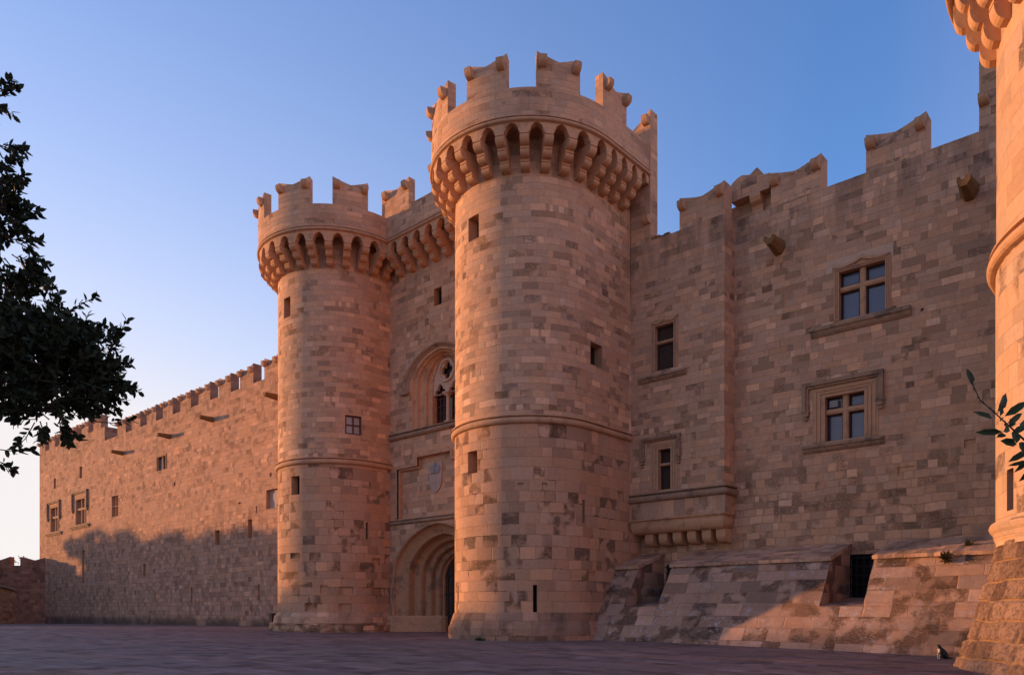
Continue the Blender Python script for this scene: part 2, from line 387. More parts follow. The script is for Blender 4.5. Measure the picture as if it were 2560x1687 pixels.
def merlon(parent, path, a, b, oi, oo, z0, zp, zv, mat, knobs=True, notch=.5, jit=0.03, name='merlon'):
    """swallow-tail merlon: peaks at both ends, valley between"""
    mb = MB(); n = 10; S = [a+(b-a)*i/n for i in range(n+1)]
    j1, j2 = random.uniform(-jit, jit), random.uniform(-jit, jit)
    def zt(s):
        t = (s-a)/(b-a); e = abs(t-notch)/(notch if t < notch else 1-notch)
        return zv+((zp+(j1 if t < notch else j2))-zv)*(e**1.25)
    for x, y in zip(S, S[1:]):
        for o in (oo, oi): mb.face([P3(path, x, o, z0), P3(path, y, o, z0), P3(path, y, o, zt(y)), P3(path, x, o, zt(x))], uv=[(x, z0), (y, z0), (y, zt(y)), (x, zt(x))])
        mb.face([P3(path, x, oo, zt(x)), P3(path, y, oo, zt(y)), P3(path, y, oi, zt(y)), P3(path, x, oi, zt(x))])
        mb.face([P3(path, x, oo, z0), P3(path, y, oo, z0), P3(path, y, oi, z0), P3(path, x, oi, z0)])
    for x in (a, b): mb.face([P3(path, x, oo, z0), P3(path, x, oi, z0), P3(path, x, oi, zt(x)), P3(path, x, oo, zt(x))])
    o = mb.build(name, mat, parent)
    if knobs:
        for x in (a+.20*(1), b-.20):
            q = path.pt(x, oo); knob(o, (q[0], q[1], zt(x)-.22), path.ang(x))
    return o
def arch_band(mb, path, centers, hw, oo, oi, zs, za, zt, m=0):
    """panel over the corbels, cut below by a pointed arch in every bay"""
    for c0, c1 in zip(centers, centers[1:]):
        a, b = c0+hw, c1-hw; n = 10
        X = [c0]+[a+(b-a)*i/n for i in range(n+1)]+[c1]
        def zl(x):
            if x <= a or x >= b: return zs
            t = (x-a)/(b-a)*2-1; return zs+(za-zs)*(math.sqrt(max(0, 1-abs(t)**2.0))*.92+.08*(1-abs(t)))
        for x, y in zip(X, X[1:]):
            for o in (oo, oi):
                mb.face([P3(path, x, o, zl(x)), P3(path, y, o, zl(y)), P3(path, y, o, zt), P3(path, x, o, zt)], uv=[(x, zl(x)), (y, zl(y)), (y, zt), (x, zt)], m=m)
            mb.face([P3(path, x, oo, zl(x)), P3(path, y, oo, zl(y)), P3(path, y, oi, zl(y)), P3(path, x, oi, zl(x))], m=m)
def machicolation(parent, path, s0, s1, sp, ph, zb, zc, za, zt, reach, hw=.21):
    """corbel table: corbels (each a part), arch band, soffit"""
    k0, k1 = math.ceil((s0-ph)/sp), math.floor((s1-ph)/sp)
    cs = [ph+k*sp for k in range(k0, k1+1)]
    H = zc-zb
    zs = [0, -H*.38, -H*.69, -H]; offs = [reach, reach*.70, reach*.39, .04]
    src = None
    for c in cs:
        q = path.pt(c, 0)
        if src is None: src = corbel_mesh(hw*2, zs, offs).build('corbel', M_CARVE, parent, (q[0], q[1], zc), path.ang(c))
        else: put(src, parent, (q[0], q[1], zc), path.ang(c))
    mb = MB(); arch_band(mb, path, [cs[0]-sp]+cs+[cs[-1]+sp], hw*.9, reach-.02, reach-.38, zc, za, zt)
    S = path.samples(s0, s1)
    for a, b in zip(S, S[1:]): mb.face([P3(path, a, -.1, zt-.03), P3(path, b, -.1, zt-.03), P3(path, b, reach-.2, zt-.03), P3(path, a, reach-.2, zt-.03)])
    mb.build('arch_band', M_CARVE, parent)

def opening_part(parent, path, a, b, c, d, depth, name='window', off=0.0, mat=None, back=None, label=None):
    mb = MB(); lining(mb, path, a, b, c, d, depth, off=off, m=0, back=1)
    o = mb.build(name, [mat or M_REVEAL, back or M_DARK], parent)
    if label: o['label'] = label
    return o
def ang2s(p, R=R0): return R_(p+90)*R

# ------------------------------------------------------------------ ground
def gz(x): return float(np.interp(x, [-600, -90, -24, -13, 0, 9, 22, 60, 600], [-.4, -.35, .2, .05, 0, 0, -.2, -.6, -.8]))
def make_ground():
    xs = sorted(set([-600, -300, -160]+list(range(-110, 61, 2))+[100, 200, 400, 600])); ys = [-600, -300, -150, -100]+list(range(-70, 9, 3))+[30, 100, 300, 600]
    mb = MB()
    for a, b in zip(xs, xs[1:]):
        for c, d in zip(ys, ys[1:]):
            mb.face([(a, c, gz(a)), (b, c, gz(b)), (b, d, gz(b)), (a, d, gz(a))], uv=[(a, c), (b, c), (b, d), (a, d)], tag='g', smooth=True)
    g = G('worn plaza paving'); o = g.n('ShaderNodeUVMap').outputs[0]
    sp = g.n('ShaderNodeSeparateXYZ', None, _0=o).outputs
    c, h = courses(g, sp[0], sp[1], 2.0, .5, .8, irr=.5, wob=.05, jw=.02, pit=.4, con=.8, mort=.6)
    pt = g.noise(o, .12, 4, .6); pt2 = g.noise(g.vec(g.M('MULTIPLY', sp[0], .5), g.M('MULTIPLY', sp[1], .5), 3.0), .9, 5, .65)
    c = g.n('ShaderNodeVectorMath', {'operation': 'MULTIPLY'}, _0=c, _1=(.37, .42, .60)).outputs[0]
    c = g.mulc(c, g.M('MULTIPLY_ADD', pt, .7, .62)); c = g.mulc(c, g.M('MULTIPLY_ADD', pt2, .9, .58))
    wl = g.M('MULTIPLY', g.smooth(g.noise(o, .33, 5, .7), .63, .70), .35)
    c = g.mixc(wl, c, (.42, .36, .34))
    g.put(g.b.inputs['Base Color'], c); g.b.inputs['Roughness'].default_value = .75; g.b.inputs['Specular IOR Level'].default_value = .3
    hh = g.M('ADD', g.M('MULTIPLY', h, .8), g.M('MULTIPLY', pt2, .03))
    g.put(g.b.inputs['Normal'], g.n('ShaderNodeBump', None, Strength=1.0, Distance=1.0, Height=hh).outputs[0])
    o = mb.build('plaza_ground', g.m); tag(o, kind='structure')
make_ground()

# ------------------------------------------------------------------ round towers
class PolyPath:
    """polyline with mitred offsets; outward is on the right-hand side of travel"""
    def __init__(s, pts, s0=0.0):
        s.p = [Vector(p) for p in pts]; s.s = [s0]
        for a, b in zip(s.p, s.p[1:]): s.s.append(s.s[-1]+(b-a).length)
        s.n = []
        for a, b in zip(s.p, s.p[1:]): d = (b-a).normalized(); s.n.append(Vector((d.y, -d.x)))
    def seg(s, a):
        for i in range(len(s.n)):
            if a <= s.s[i+1]+1e-9: return i
        return len(s.n)-1
    def pt(s, a, off=0.0):
        for i in range(1, len(s.p)-1):
            if abs(a-s.s[i]) < 1e-6:
                m = (s.n[i-1]+s.n[i]); m = m/m.dot(s.n[i]); q = s.p[i]+m*off; return (q.x, q.y)
        i = s.seg(a); d = (s.p[i+1]-s.p[i]).normalized(); q = s.p[i]+d*(a-s.s[i])+s.n[i]*off; return (q.x, q.y)
    def ang(s, a): n = s.n[s.seg(a)]; return math.atan2(n.x, -n.y)
    def samples(s, a, b): return cl([x for x in [a, b]+s.s if a-1e-9 <= x <= b+1e-9])

def deck(mb, path, s0, s1, off, z):
    S = path.samples(s0, s1); pts = [P3(path, a, off, z) for a in S]; mb.face(pts)

def round_tower(name, label, loc, R, sl, sr, zplinth, zstring, zb, zc, za, zst, zpar, zpk, zvl, corb_ph, merl, wins, recs, plinth='round', golden=False, sp=None):
    t = thing(name, label, 'tower', loc)
    P = DPath(R); s0, s1 = -P.q-sl, P.q+sr
    s1w = s1+(1.25 if plinth == 'round' else 0)
    low = [o for o in wins+recs if o[3] < zstring]; upp = [o for o in wins if o[2] > zstring]
    ml, mu, mp = (M_GOLD, M_GOLD, M_GOLD) if golden else (M_LOW, M_UP, M_PAR)
    mb = MB(); wall_sheet(mb, P, s0, s1w, [(zplinth-.05, 0.02), (zstring-.3, 0.02)], [o[:5] if o in recs else o[:4] for o in low], extra_z=(3, 6, 8)); mb.build('lower_wall', ml, t)
    mb = MB(); wall_sheet(mb, P, s0, s1w, [(zstring-.3, 0.0), (zst, 0.0)], [o[:4] for o in upp], extra_z=(13, 16, 19, 22)); mb.build('upper_wall', mu, t)
    for o in wins:
        a, b, c, d, dep, kind = o[:6]; off = 0.02 if d < zstring else 0
        ob = opening_part(t, P, a, b, c, d, dep, kind, off=off)
        if kind == 'casement_window':
            mm = (a+b)/2; mz = (c+d)/2; m2 = MB(); lp = -.10
            for (x0, x1, z0, z1) in ((a, a+.09, c, d), (b-.09, b, c, d), (a, b, c, c+.09), (a, b, d-.09, d), (mm-.045, mm+.045, c, d), (a, b, mz-.04, mz+.04)):
                sweep(m2, P, x0, x1, [(lp, z0), (lp, z1), (lp-.05, z1), (lp-.05, z0)])
            m2.build('sash', M_SASH, ob)
            m3 = MB(); sweep(m3, P, a, b, [(lp-.06, c), (lp-.06, d)], closed=False, caps=False); m3.build('pane', M_GLASSL, ob)
    mb = MB(); sweep(mb, P, s0, s1, roll(zstring, .17 if R < 5 else .2)); mb.build('string_course', M_CARVE2, t)
    machicolation(t, P, s0+.3 if not golden else a3(-171), s1-.25, sp or R_(13.33)*R0, corb_ph, zb, zc, za, zst-.15, 1.2 if not golden else 1.1, .21 if not golden else .18)
    mb = MB(); sweep(mb, P, s0, s1, roll(zst, .10, base=1.2)); mb.build('corbel_string', M_CARVE2, t)
    mb = MB(); sweep(mb, P, s0, s1, [(1.235, zst-.2), (1.235, zpar), (.74, zpar), (.74, zst-.2)]); deck(mb, P, s0, s1, .8, zst-.1); mb.build('parapet', mp, t)
    for a, b in merl: merlon(t, P, a, b, .75, 1.232, zpar-.01, zpk, zvl, mp)
    if plinth == 'round':
        mb = MB(); wall_sheet(mb, P, s0, s1, [(-.7, .37), (.60, .34), (.72, .27), (1.26, .09), (zplinth, .02)], smooth=False)
        mb.build('plinth', masonry('plinth blocks', dict(LOW, h=.66, con=.8, mort=.8), stain=.8, tint=(.68, .66, .68)), t)
    return t, P

a2 = ang2s
# central (near) tower
q = R0*math.pi/2
T2, P2 = round_tower('round_tower', 'tallest round stone tower in the middle, right of the arched gateway', (0, 0, 0), R0, 1.4, 3.70, 1.34, 10.74,
    22.2, 23.47, 23.87, 24.15, 25.44, 27.08, 26.68, a2(-51.5),
    [(a2(-84.2), a2(-60.6)), (a2(-45), a2(-21)), (a2(-5), q+1.55), (a2(-123.5), a2(-99.6)), (a2(-163), a2(-139)), (-q-1.3, a2(-178))],
    [(a2(-99.8), a2(-88.2), 19.59, 20.75, .55, 'square_window'), (q+.21, q+1.22, 13.6, 14.72, .5, 'square_window'), (a2(-99.9), a2(-89.5), 8.15, 9.25, .55, 'square_window'),
     (a2(-6.6), a2(-3.7), 5.69, 6.84, .5, 'arrow_slit'), (a2(-46.1), a2(-43.1), 1.36, 2.66, .5, 'arrow_slit')],
    [(a2(-118), a2(-115.5), 1.9, 2.7, .12), (a2(-40), a2(-36), 7.35, 7.5, .08), (a2(-57), a2(-53), 7.35, 7.5, .08), (a2(2), a2(9), 3.1, 3.35, .08)])
mb = MB(); mb.box(3.9, 5.085, 3.752, 4.45, 20.3, 25.4, skip='d'); mb.build('rear_pier', M_PAR, T2)
merlon(T2, LPath(3.75), 2.4, 5.083, -.69, -.002, 25.4, 27.35, 26.55, M_PAR)
mb = MB(); mb.box(3.9, 5.09, 3.745, 4.46, 25.2, 25.40); mb.build('pier_coping', M_CARVE2, T2)
put(KNOB, T2, (4.94, 3.75, 21.85))
# left tower
T1, P1 = round_tower('round_tower', 'smaller looking round tower left of the arched gateway', (-17.03, 0, 0), R0, 1.4, 1.45, 1.33, 11.0,
    22.85, 24.03, 24.48, 24.85, 26.18, 27.86, 27.48, a2(-54.8),
    [(a2(-79.7), a2(-54)), (a2(-38.5), a2(-13.8)), (a2(-123), a2(-98.3)), (a2(-163), a2(-138)), (a2(2), q+1.3)],
    [(a2(-95.7), a2(-84.4), 20.09, 21.36, .55, 'square_window'), (a2(-28.1), a2(-12.4), 12.5, 13.7, .3, 'casement_window'), (a2(-82.6), a2(-72.2), 8.72, 9.89, .5, 'square_window'),
     (a2(-8.2), a2(-5.6), 5.94, 7.03, .5, 'arrow_slit')],
    [(a2(-65.5), a2(-49), 1.41, 1.9, .14), (a2(-34.1), a2(-22.5), 1.40, 1.85, .12), (a2(-51.1), a2(-43.3), 2.5, 3.0, .12), (a2(-34.1), a2(-20.8), 2.48, 2.92, .12),
     (a2(-1.4), a2(8.1), 4.32, 4.78, .14), (a2(-24.6), a2(-7.6), 3.72, 4.22, .05), (a2(-.8), a2(14), 2.44, 2.87, .07), (a2(-84), a2(-74), 4.7, 5.05, .08)], plinth='none')
# worn footing of the left tower: batter course over rough rubble
mb = MB(); wall_sheet(mb, P1, -q-1.4, q+1.4, [(.62, .30), (1.05, .24), (1.33, .0)], smooth=False); mb.build('plinth', masonry('left plinth', dict(LOW, h=.7, con=.7), stain=.6), T1)
from mathutils import noise as mnoise
def rough_sheet(mb, path, s0, s1, z0, z1, off, amp, step=.12, scale=2.2, m=0, offfn=None):
    ns, nz = int((s1-s0)/step), max(2, int((z1-z0)/step))
    def q(i, j):
        a = s0+(s1-s0)*i/ns; z = z0+(z1-z0)*j/nz
        o = (offfn(z) if offfn else off)+amp*mnoise.fractal(Vector((a*scale, z*scale*1.6, 3.7)), .8, 2.0, 4)
        return P3(path, a, o, z), (a, z)
    for i in range(ns):
        for j in range(nz):
            k = [q(i, j), q(i+1, j), q(i+1, j+1), q(i, j+1)]
            mb.face([x[0] for x in k], uv=[x[1] for x in k], m=m, tag='r', smooth=True)
    for i in range(ns):    # rough top
        a, b = q(i, nz), q(i+1, nz); sa, sb = a[1][0], b[1][0]
        mb.face([a[0], b[0], P3(path, sb, -.2, z1+.06), P3(path, sa, -.2, z1+.06)], m=m)
mb = MB(); rough_sheet(mb, P1, -q-1.0, q+1.35, -.3, .62, .52, .16); mb.build('rubble_footing', M_ROUGH, T1)

# right-hand tower with the flared rusticated base
T3R = 5.5; P3t = DPath(T3R); q3 = P3t.q
def a3(p): return R_(p+90)*T3R
T3, _ = round_tower('round_tower', 'sunlit golden round tower cut off by the right edge of the photo', (27.1, -3, 0), T3R, .8, 4.0, 3.35, 11.75,
    17.6, 19.6, 20.1, 20.4, 21.7, 23.3, 22.9, a3(-160.5), [(a3(-172+i*22), a3(-172+i*22+13)) for i in range(7)],
    [(a3(-152.6), a3(-148.2), 4.2, 5.33, .35, 'arrow_slit')], [], plinth='none', golden=True, sp=.84)
mb = MB(); sweep(mb, P3t, -q3-.8, q3+4, [(-.05, 3.95), (.16, 3.95), (.20, 3.85), (.16, 3.74), (.10, 3.66), (.06, 3.5), (-.05, 3.3)]); mb.build('base_moulding', M_GOLD, T3)
def flare():
    mb = MB(); prof = lambda z: float(np.interp(z, [-.6, -.1, .04, .7, 1.58, 2.19, 2.81, 3.4], [1.1, .95, .90, .65, .42, .21, .04, -.06]))
    r = random.Random(3); rows = [-.45, .12, .62, 1.18, 1.74, 2.28, 2.85, 3.45]; ds = .05
    s0, s1 = -q3-.8, q3*.4
    lay = []
    for a, b in zip(rows, rows[1:]):
        e = [s0-r.random()]
        while e[-1] < s1+1: e.append(e[-1]+r.uniform(.4, .9))
        lay.append((a, b, e, [r.random() for _ in e]))
    cols = []; S = np.arange(s0, s1, ds); Zs = np.arange(-.45, 3.45, ds)
    def samp(s, z):
        wz = z+.05*mnoise.noise(Vector((s*.9, z, 1))); ws = s+.06*mnoise.noise(Vector((s, z*1.7, 9)))
        for a, b, e, rv in lay:
            if wz < b or b == rows[-1]: break
        k = 0
        import bisect
        k = max(0, bisect.bisect(e, ws)-1)
        d = min(wz-a, b-wz, ws-e[k], e[min(k+1, len(e)-1)]-ws)
        j = max(0, min(1, (d-.0)/.05)); j = j*j*(3-2*j)
        bulge = .10*j*(.5+rv[k])+.045*j*mnoise.fractal(Vector((s*5, z*5, rv[k]*9)), .7, 2, 4)
        return prof(z)-.03+bulge, j, rv[k]
    grid = [[samp(s, z) for z in Zs] for s in S]
    for i in range(len(S)-1):
        for j in range(len(Zs)-1):
            ids = ((i, j), (i+1, j), (i+1, j+1), (i, j+1))
            mb.face([P3(P3t, S[a], grid[a][b][0], Zs[b]) for a, b in ids], uv=[(S[a], Zs[b]) for a, b in ids], tag='f', smooth=True)
            for a, b in ids: cols.append((grid[a][b][1], grid[a][b][2], 0, 1))
    g = G('rusticated base blocks'); at = g.n('ShaderNodeVertexColor', {'layer_name': 'block'}).outputs[0]
    sc = g.n('ShaderNodeSeparateColor', None, _0=at).outputs; o = g.n('ShaderNodeTexCoord').outputs['Object']
    blk = g.ramp(sc[1], [(0, (.16, .092, .066)), (.5, (.26, .15, .10)), (1, (.38, .225, .15))])
    n1 = g.noise(o, 9, 6, .75); n2 = g.noise(o, 2.0, 4, .6)
    blk = g.mulc(blk, g.M('MULTIPLY', g.M('MULTIPLY_ADD', g.smooth(n1, .36, .58), .6, .5), g.M('MULTIPLY_ADD', n2, .6, .65)))
    c = g.mixc(g.smooth(sc[0], .1, .6), (.40, .225, .11), blk)
    g.put(g.b.inputs['Base Color'], c); g.b.inputs['Roughness'].default_value = .95; g.b.inputs['Specular IOR Level'].default_value = .1
    g.put(g.b.inputs['Normal'], g.n('ShaderNodeBump', None, Strength=1.0, Distance=1.0, Height=g.M('MULTIPLY', n1, .05)).outputs[0])
    ob = mb.build('rusticated_base', g.m, T3)
    ca = ob.data.color_attributes.new('block', 'FLOAT_COLOR', 'CORNER'); ca.data.foreach_set('color', [x for c in cols for x in c])
flare()

# ------------------------------------------------------------------ gate wall between the two towers
GX = -8.515
GW = thing('gate_wall', 'curtain wall with arched gateway between the two round towers', 'wall', (GX, 1.4, 0))
LG = LPath(0.0)
def arch_pts(wd, zs, r, n=14):
    """left foot of the arch to the right foot: pointed two-centred arc squeezed to rise r"""
    k = 1.18; off = (k-1)*wd; h0 = math.sqrt((k*wd)**2-off**2); out = []
    t1 = math.acos(off/(k*wd))
    for i in range(n+1):
        t = t1*i/n; out.append((off-k*wd*math.cos(t), zs+k*wd*math.sin(t)*r/h0))
    return out+[(-x, z) for x, z in reversed(out[:-1])]
def arch_sweep(mb, rings, m=0, foot=True):
    """rings: (half width, spring z, rise, y, foot z)"""
    L = []
    for wd, zs, r, y, z0 in rings:
        p = arch_pts(wd, zs, r); p = ([(-wd, z0)] if foot else [])+p+([(wd, z0)] if foot else []); L.append([(x, y, z) for x, z in p])
    for A, B in zip(L, L[1:]):
        acc = 0
        for i in range(len(A)-1):
            d = (Vector(A[i+1])-Vector(A[i])).length
            mb.face([A[i], A[i+1], B[i+1], B[i]], uv=[(A[i][1], acc), (A[i][1], acc+d), (B[i][1]+.1, acc+d), (B[i][1]+.1, acc)], m=m); acc += d
    return L
def spandrel(mb, wd, zs, r, xr, zt, y, z0):
    p = [(-wd, z0)]+arch_pts(wd, zs, r)+[(wd, z0)]
    for (x0, a), (x1, b) in zip(p, p[1:]):
        if x1-x0 > 1e-6: mb.face([(x0, y, a), (x1, y, b), (x1, y, zt), (x0, y, zt)], uv=[(x0, a), (x1, b), (x1, zt), (x0, zt)])
    if xr > wd:
        for sg in (-1, 1):
            mb.face([(sg*wd, y, z0), (sg*xr, y, z0), (sg*xr, y, zt), (sg*wd, y, zt)], uv=[(sg*wd, z0), (sg*xr, z0), (sg*xr, zt), (sg*wd, zt)])
DW, DS, DR = 4.3, 3.45, 3.42; WW, WS, WR = 2.5, 15.5, 1.98
ni = [(-3.955, 3.1, 7.33, 10.54), (-1.955, 1.075, 10.54, 11.08)]
mb = MB(); wall_sheet(mb, LG, -4.66, 4.66, [(-.4, 0), (24.6, 0)], [(-DW, DW, -.4, DS+DR+.02), (-WW, WW, 12.9, WS+WR+.02)]+ni+[(-.41, .29, 20.17, 21.24)], smooth=False)
spandrel(mb, DW, DS, DR, DW, DS+DR+.02, 0, -.4); spandrel(mb, WW, WS, WR, WW, WS+WR+.02, 0, 12.9)
dp = .3
pl = [(-3.955, 7.33), (3.1, 7.33), (3.1, 10.54), (1.075, 10.54), (1.075, 11.08), (-1.955, 11.08), (-1.955, 10.54), (-3.955, 10.54)]
for a, b in zip(pl, pl[1:]+pl[:1]): mb.face([(a[0], 0, a[1]), (b[0], 0, b[1]), (b[0], dp, b[1]), (a[0], dp, a[1])])
for x0, x1, z0, z1 in ni: mb.face([(x0, dp, z0), (x1, dp, z0), (x1, dp, z1), (x0, dp, z1)])
mb.build('wall', M_GATE, GW)
mb = MB()
def bar(mb, x0, x1, y0, y1, z0, z1): mb.box(x0, x1, y0, y1, z0, z1)
bar(mb, -4.10, -3.955, -.05, .1, 7.33, 10.68); bar(mb, -4.1, -1.955, -.055, .1, 10.545, 10.69); bar(mb, -2.1, -1.955, -.05, .1, 10.69, 11.22); bar(mb, -2.1, 1.22, -.055, .1, 11.085, 11.225); bar(mb, 1.075, 1.22, -.05, .1, 10.54, 11.085); bar(mb, 1.22, 3.25, -.055, .1, 10.545, 10.69)
bar(mb, -3.90, -3.80, .08, .29, 7.33, 10.45); bar(mb, -3.9, -1.9, .1, .29, 10.42, 10.52)
mb.build('niche_frame', M_CARVE2, GW)
opening_part(GW, LG, -.41, .29, 20.17, 21.24, .45, 'square_window')
for z, r, y in ((7.25, .12, 0), (12.86, .17, 0)):
    mb = MB(); sweep(mb, LG, -4.62, 4.62, roll(z, r)); mb.build('string_course', M_SILL, GW)
# gateway
dr = [(0, 0), (0, -.16), (.10, -.20), (.17, -.14), (.20, .04), (.30, .14), (.5, .26), (.75, .36), (.92, .40), (.98, .36), (1.03, .44), (1.06, .85), (1.2, 1.0), (1.4, 1.08), (1.47, 1.03), (1.52, 1.12), (1.55, 1.4), (1.68, 1.5),
      (1.83, 1.55), (1.9, 1.50), (1.95, 1.58), (1.98, 1.85), (2.1, 1.93), (2.20, 1.97), (2.27, 1.92), (2.31, 2.0), (2.34, 2.20), (2.42, 2.24), (2.42, 2.44)]
DO = thing('archway', 'deep moulded pointed stone gateway arch between the two towers', 'archway', (GX, 1.4, 0)); DO.parent = None
bpy.data.objects.remove(DO)
mb = MB(); arch_sweep(mb, [(DW-d, DS, DR*((DW-d)/DW)**.85, y, -.3) for d, y in dr]); AR = mb.build('archivolt', plain('shade darkened arch limestone', (.43, .235, .125), var=.25, scale=3.0, stain=.6), GW)  # arch stone coloured darker to stand in for the shade inside the arch
mb = MB(); p = arch_pts(1.86, DS, DR*.487); pts = [(-1.9, 2.4, -.3), (1.9, 2.4, -.3)]+[(x, 2.4, z) for x, z in reversed(arch_pts(1.9, DS, DR*.5))]
mb.face(pts)
DL = mb.build('door', M_WOOD, GW)
mb = MB()
for i in range(-4, 5): mb.box(i*.41-.02, i*.41+.02, 2.365, 2.398, 0, 4.4)
for z in (1.0, 2.4, 3.6): mb.box(-1.85, 1.85, 2.355, 2.396, z, z+.12)
mb.build('battens', M_IRON, DL)
for sg in (-1, 1):
    poly = [(4.64, .02), (4.64, -.46), (4.05, -.46), (1.74, 1.84), (1.62, 2.1), (1.66, 2.42), (2.6, 2.42)]
    mb = MB(); mb.prism([(sg*x, y) for x, y in poly], lambda p: (p[0], p[1], -.3), lambda p: (p[0], p[1], .96), caps=False)
    ins = [(4.64, .02), (4.64, -.36), (4.09, -.36), (1.86, 1.88), (1.74, 2.12), (1.77, 2.42), (2.6, 2.42)]
    for i in range(len(poly)):
        a, b = poly[i], poly[(i+1) % 7]; c, d = ins[i], ins[(i+1) % 7]
        mb.face([(sg*a[0], a[1], .96), (sg*b[0], b[1], .96), (sg*d[0], d[1], 1.08), (sg*c[0], c[1], 1.08)])
    mb.face([(sg*x, y, 1.08) for x, y in ins]); mb.build('jamb_base', M_CARVE2, GW)
# gothic window
mb = MB(); ho = [(3.28, 2.36, 0), (3.28, 2.36, -.16), (3.12, 2.27, -.24), (3.0, 2.22, -.20), (2.92, 2.18, -.1), (2.80, 2.12, -.06), (2.74, 2.10, 0)]
L = arch_sweep(mb, [(wd, WS, r, y, WS-.12) for wd, r, y in ho])
for sg in (-1, 1): mb.box(*sorted((sg*2.70, sg*3.42)), -.25, .02, WS-.32, WS-.12)
GH = mb.build('hood_mould', M_SILL, GW)
wr = [(2.5, 1.98, 0), (2.42, 1.95, .16), (2.26, 1.9, .2), (2.2, 1.88, .12), (2.12, 1.86, .14), (2.08, 1.85, .3), (1.9, 1.8, .42), (1.72, 1.76, .42), (1.66, 1.74, .36), (1.58, 1.72, .40), (1.54, 1.71, .56), (1.36, 1.67, .66), (1.27, 1.65, .66), (1.27, 1.65, 1.1)]
mb = MB(); arch_sweep(mb, [(wd, WS, r, y, 12.86) for wd, r, y in wr]); WIN = mb.build('traceried_window', M_CARVE, GW)
from mathutils.geometry import tessellate_polygon
def plate(mb, outer, holes, y0, y1):
    polys = [[Vector((x, z, 0)) for x, z in pl] for pl in [outer]+holes]; flat = [p for pl in polys for p in pl]
    for t in tessellate_polygon(polys):
        for y in (y0, y1): mb.face([(flat[i].x, y, flat[i].y) for i in t])
    for pl in [outer]+holes:
        for a, b in zip(pl, pl[1:]+pl[:1]): mb.face([(a[0], y0, a[1]), (b[0], y0, b[1]), (b[0], y1, b[1]), (a[0], y1, a[1])])
def circ(cx, cz, r, n=20, a0=0): return [(cx+r*math.cos(a0+i*2*math.pi/n), cz+r*math.sin(a0+i*2*math.pi/n)) for i in range(n)]
def quatre(cx, cz, r):
    out = []
    for k in range(4):
        a = math.pi/2*k
        for i in range(9):
            t = a-math.pi*.62+i*math.pi*1.24/8; out.append((cx+r*.52*math.cos(a)+r*.46*math.cos(t), cz+r*.52*math.sin(a)+r*.46*math.sin(t)))
    return out
mb = MB()
outer = [(-1.27, 14.95)]+arch_pts(1.27, WS, 1.65)+[(1.27, 14.95)]
def light_head(cx):
    h = [(cx-.5, 14.97)]
    for k, (ox, oz, rr) in enumerate(((-.28, 15.12, .23), (0, 15.42, .24), (.28, 15.12, .23))):
        for i in range(7):
            t = math.pi*(1.15-k*.15)-i*(math.pi*(.75))/6-(.35 if k == 1 else (.45 if k == 2 else 0)); h.append((cx+ox+rr*math.cos(t), oz+rr*math.sin(t)))
    return h+[(cx+.5, 14.97)]
def light_head(cx):
    return [(cx-.46, 14.98), (cx-.5, 15.1), (cx-.42, 15.24), (cx-.28, 15.25), (cx-.24, 15.4), (cx-.12, 15.55), (cx, 15.62), (cx+.12, 15.55), (cx+.24, 15.4), (cx+.28, 15.25), (cx+.42, 15.24), (cx+.5, 15.1), (cx+.46, 14.98)]
plate(mb, outer, [quatre(0, 16.35, .56), light_head(-.66), light_head(.66)], .74, .96)
for i in range(24):   # raised ring round the quatrefoil
    pass
def ring(mb, cx, cz, r, wd, y0, y1, n=28):
    for i in range(n):
        a, b = i*2*math.pi/n, (i+1)*2*math.pi/n
        def f(r, t, y): return (cx+r*math.cos(t), y, cz+r*math.sin(t))
        P = [(r-wd, y1), (r-wd*.7, y0), (r+wd*.7, y0), (r+wd, y1)]
        for (r0, ya), (r1, yb) in zip(P, P[1:]): mb.face([f(r0, a, ya), f(r0, b, ya), f(r1, b, yb), f(r1, a, yb)])
ring(mb, 0, 16.35, .66, .09, .62, .74)
mb.build('tracery', M_PALE, WIN)
mb = MB(); mb.tube([(0, .82, 13.2), (0, .82, 13.3), (0, .82, 14.72), (0, .82, 14.8)], [.17, .135, .125, .16], 12)
mb.box(-.27, .27, .6, 1.05, 12.86, 13.02); mb.box(-.21, .21, .65, 1.0, 13.02, 13.2)
for k, (h, z) in enumerate(((.17, 14.78), (.22, 14.86), (.27, 14.93))): mb.box(-h, h, .82-h, .82+h, z, z+.075)
mb.build('column', M_PALE, WIN)
mb = MB(); mb.face([(-1.27, 1.08, 12.86), (1.27, 1.08, 12.86), (1.27, 1.08, 17.2), (-1.27, 1.08, 17.2)]); mb.build('pane', M_GLASSD, WIN)
mb = MB()
for cx in (-.7, .7):
    for x in (-.5, -.18, .14, .46): mb.box(cx+x-.035, cx+x+.035, 1.0, 1.06, 12.9, 15.4)
    for z in (12.9, 13.35, 13.8, 14.25, 14.7): mb.box(cx-.54, cx+.54, .99, 1.055, z, z+.055)
mb.build('sash', M_SASH, WIN)
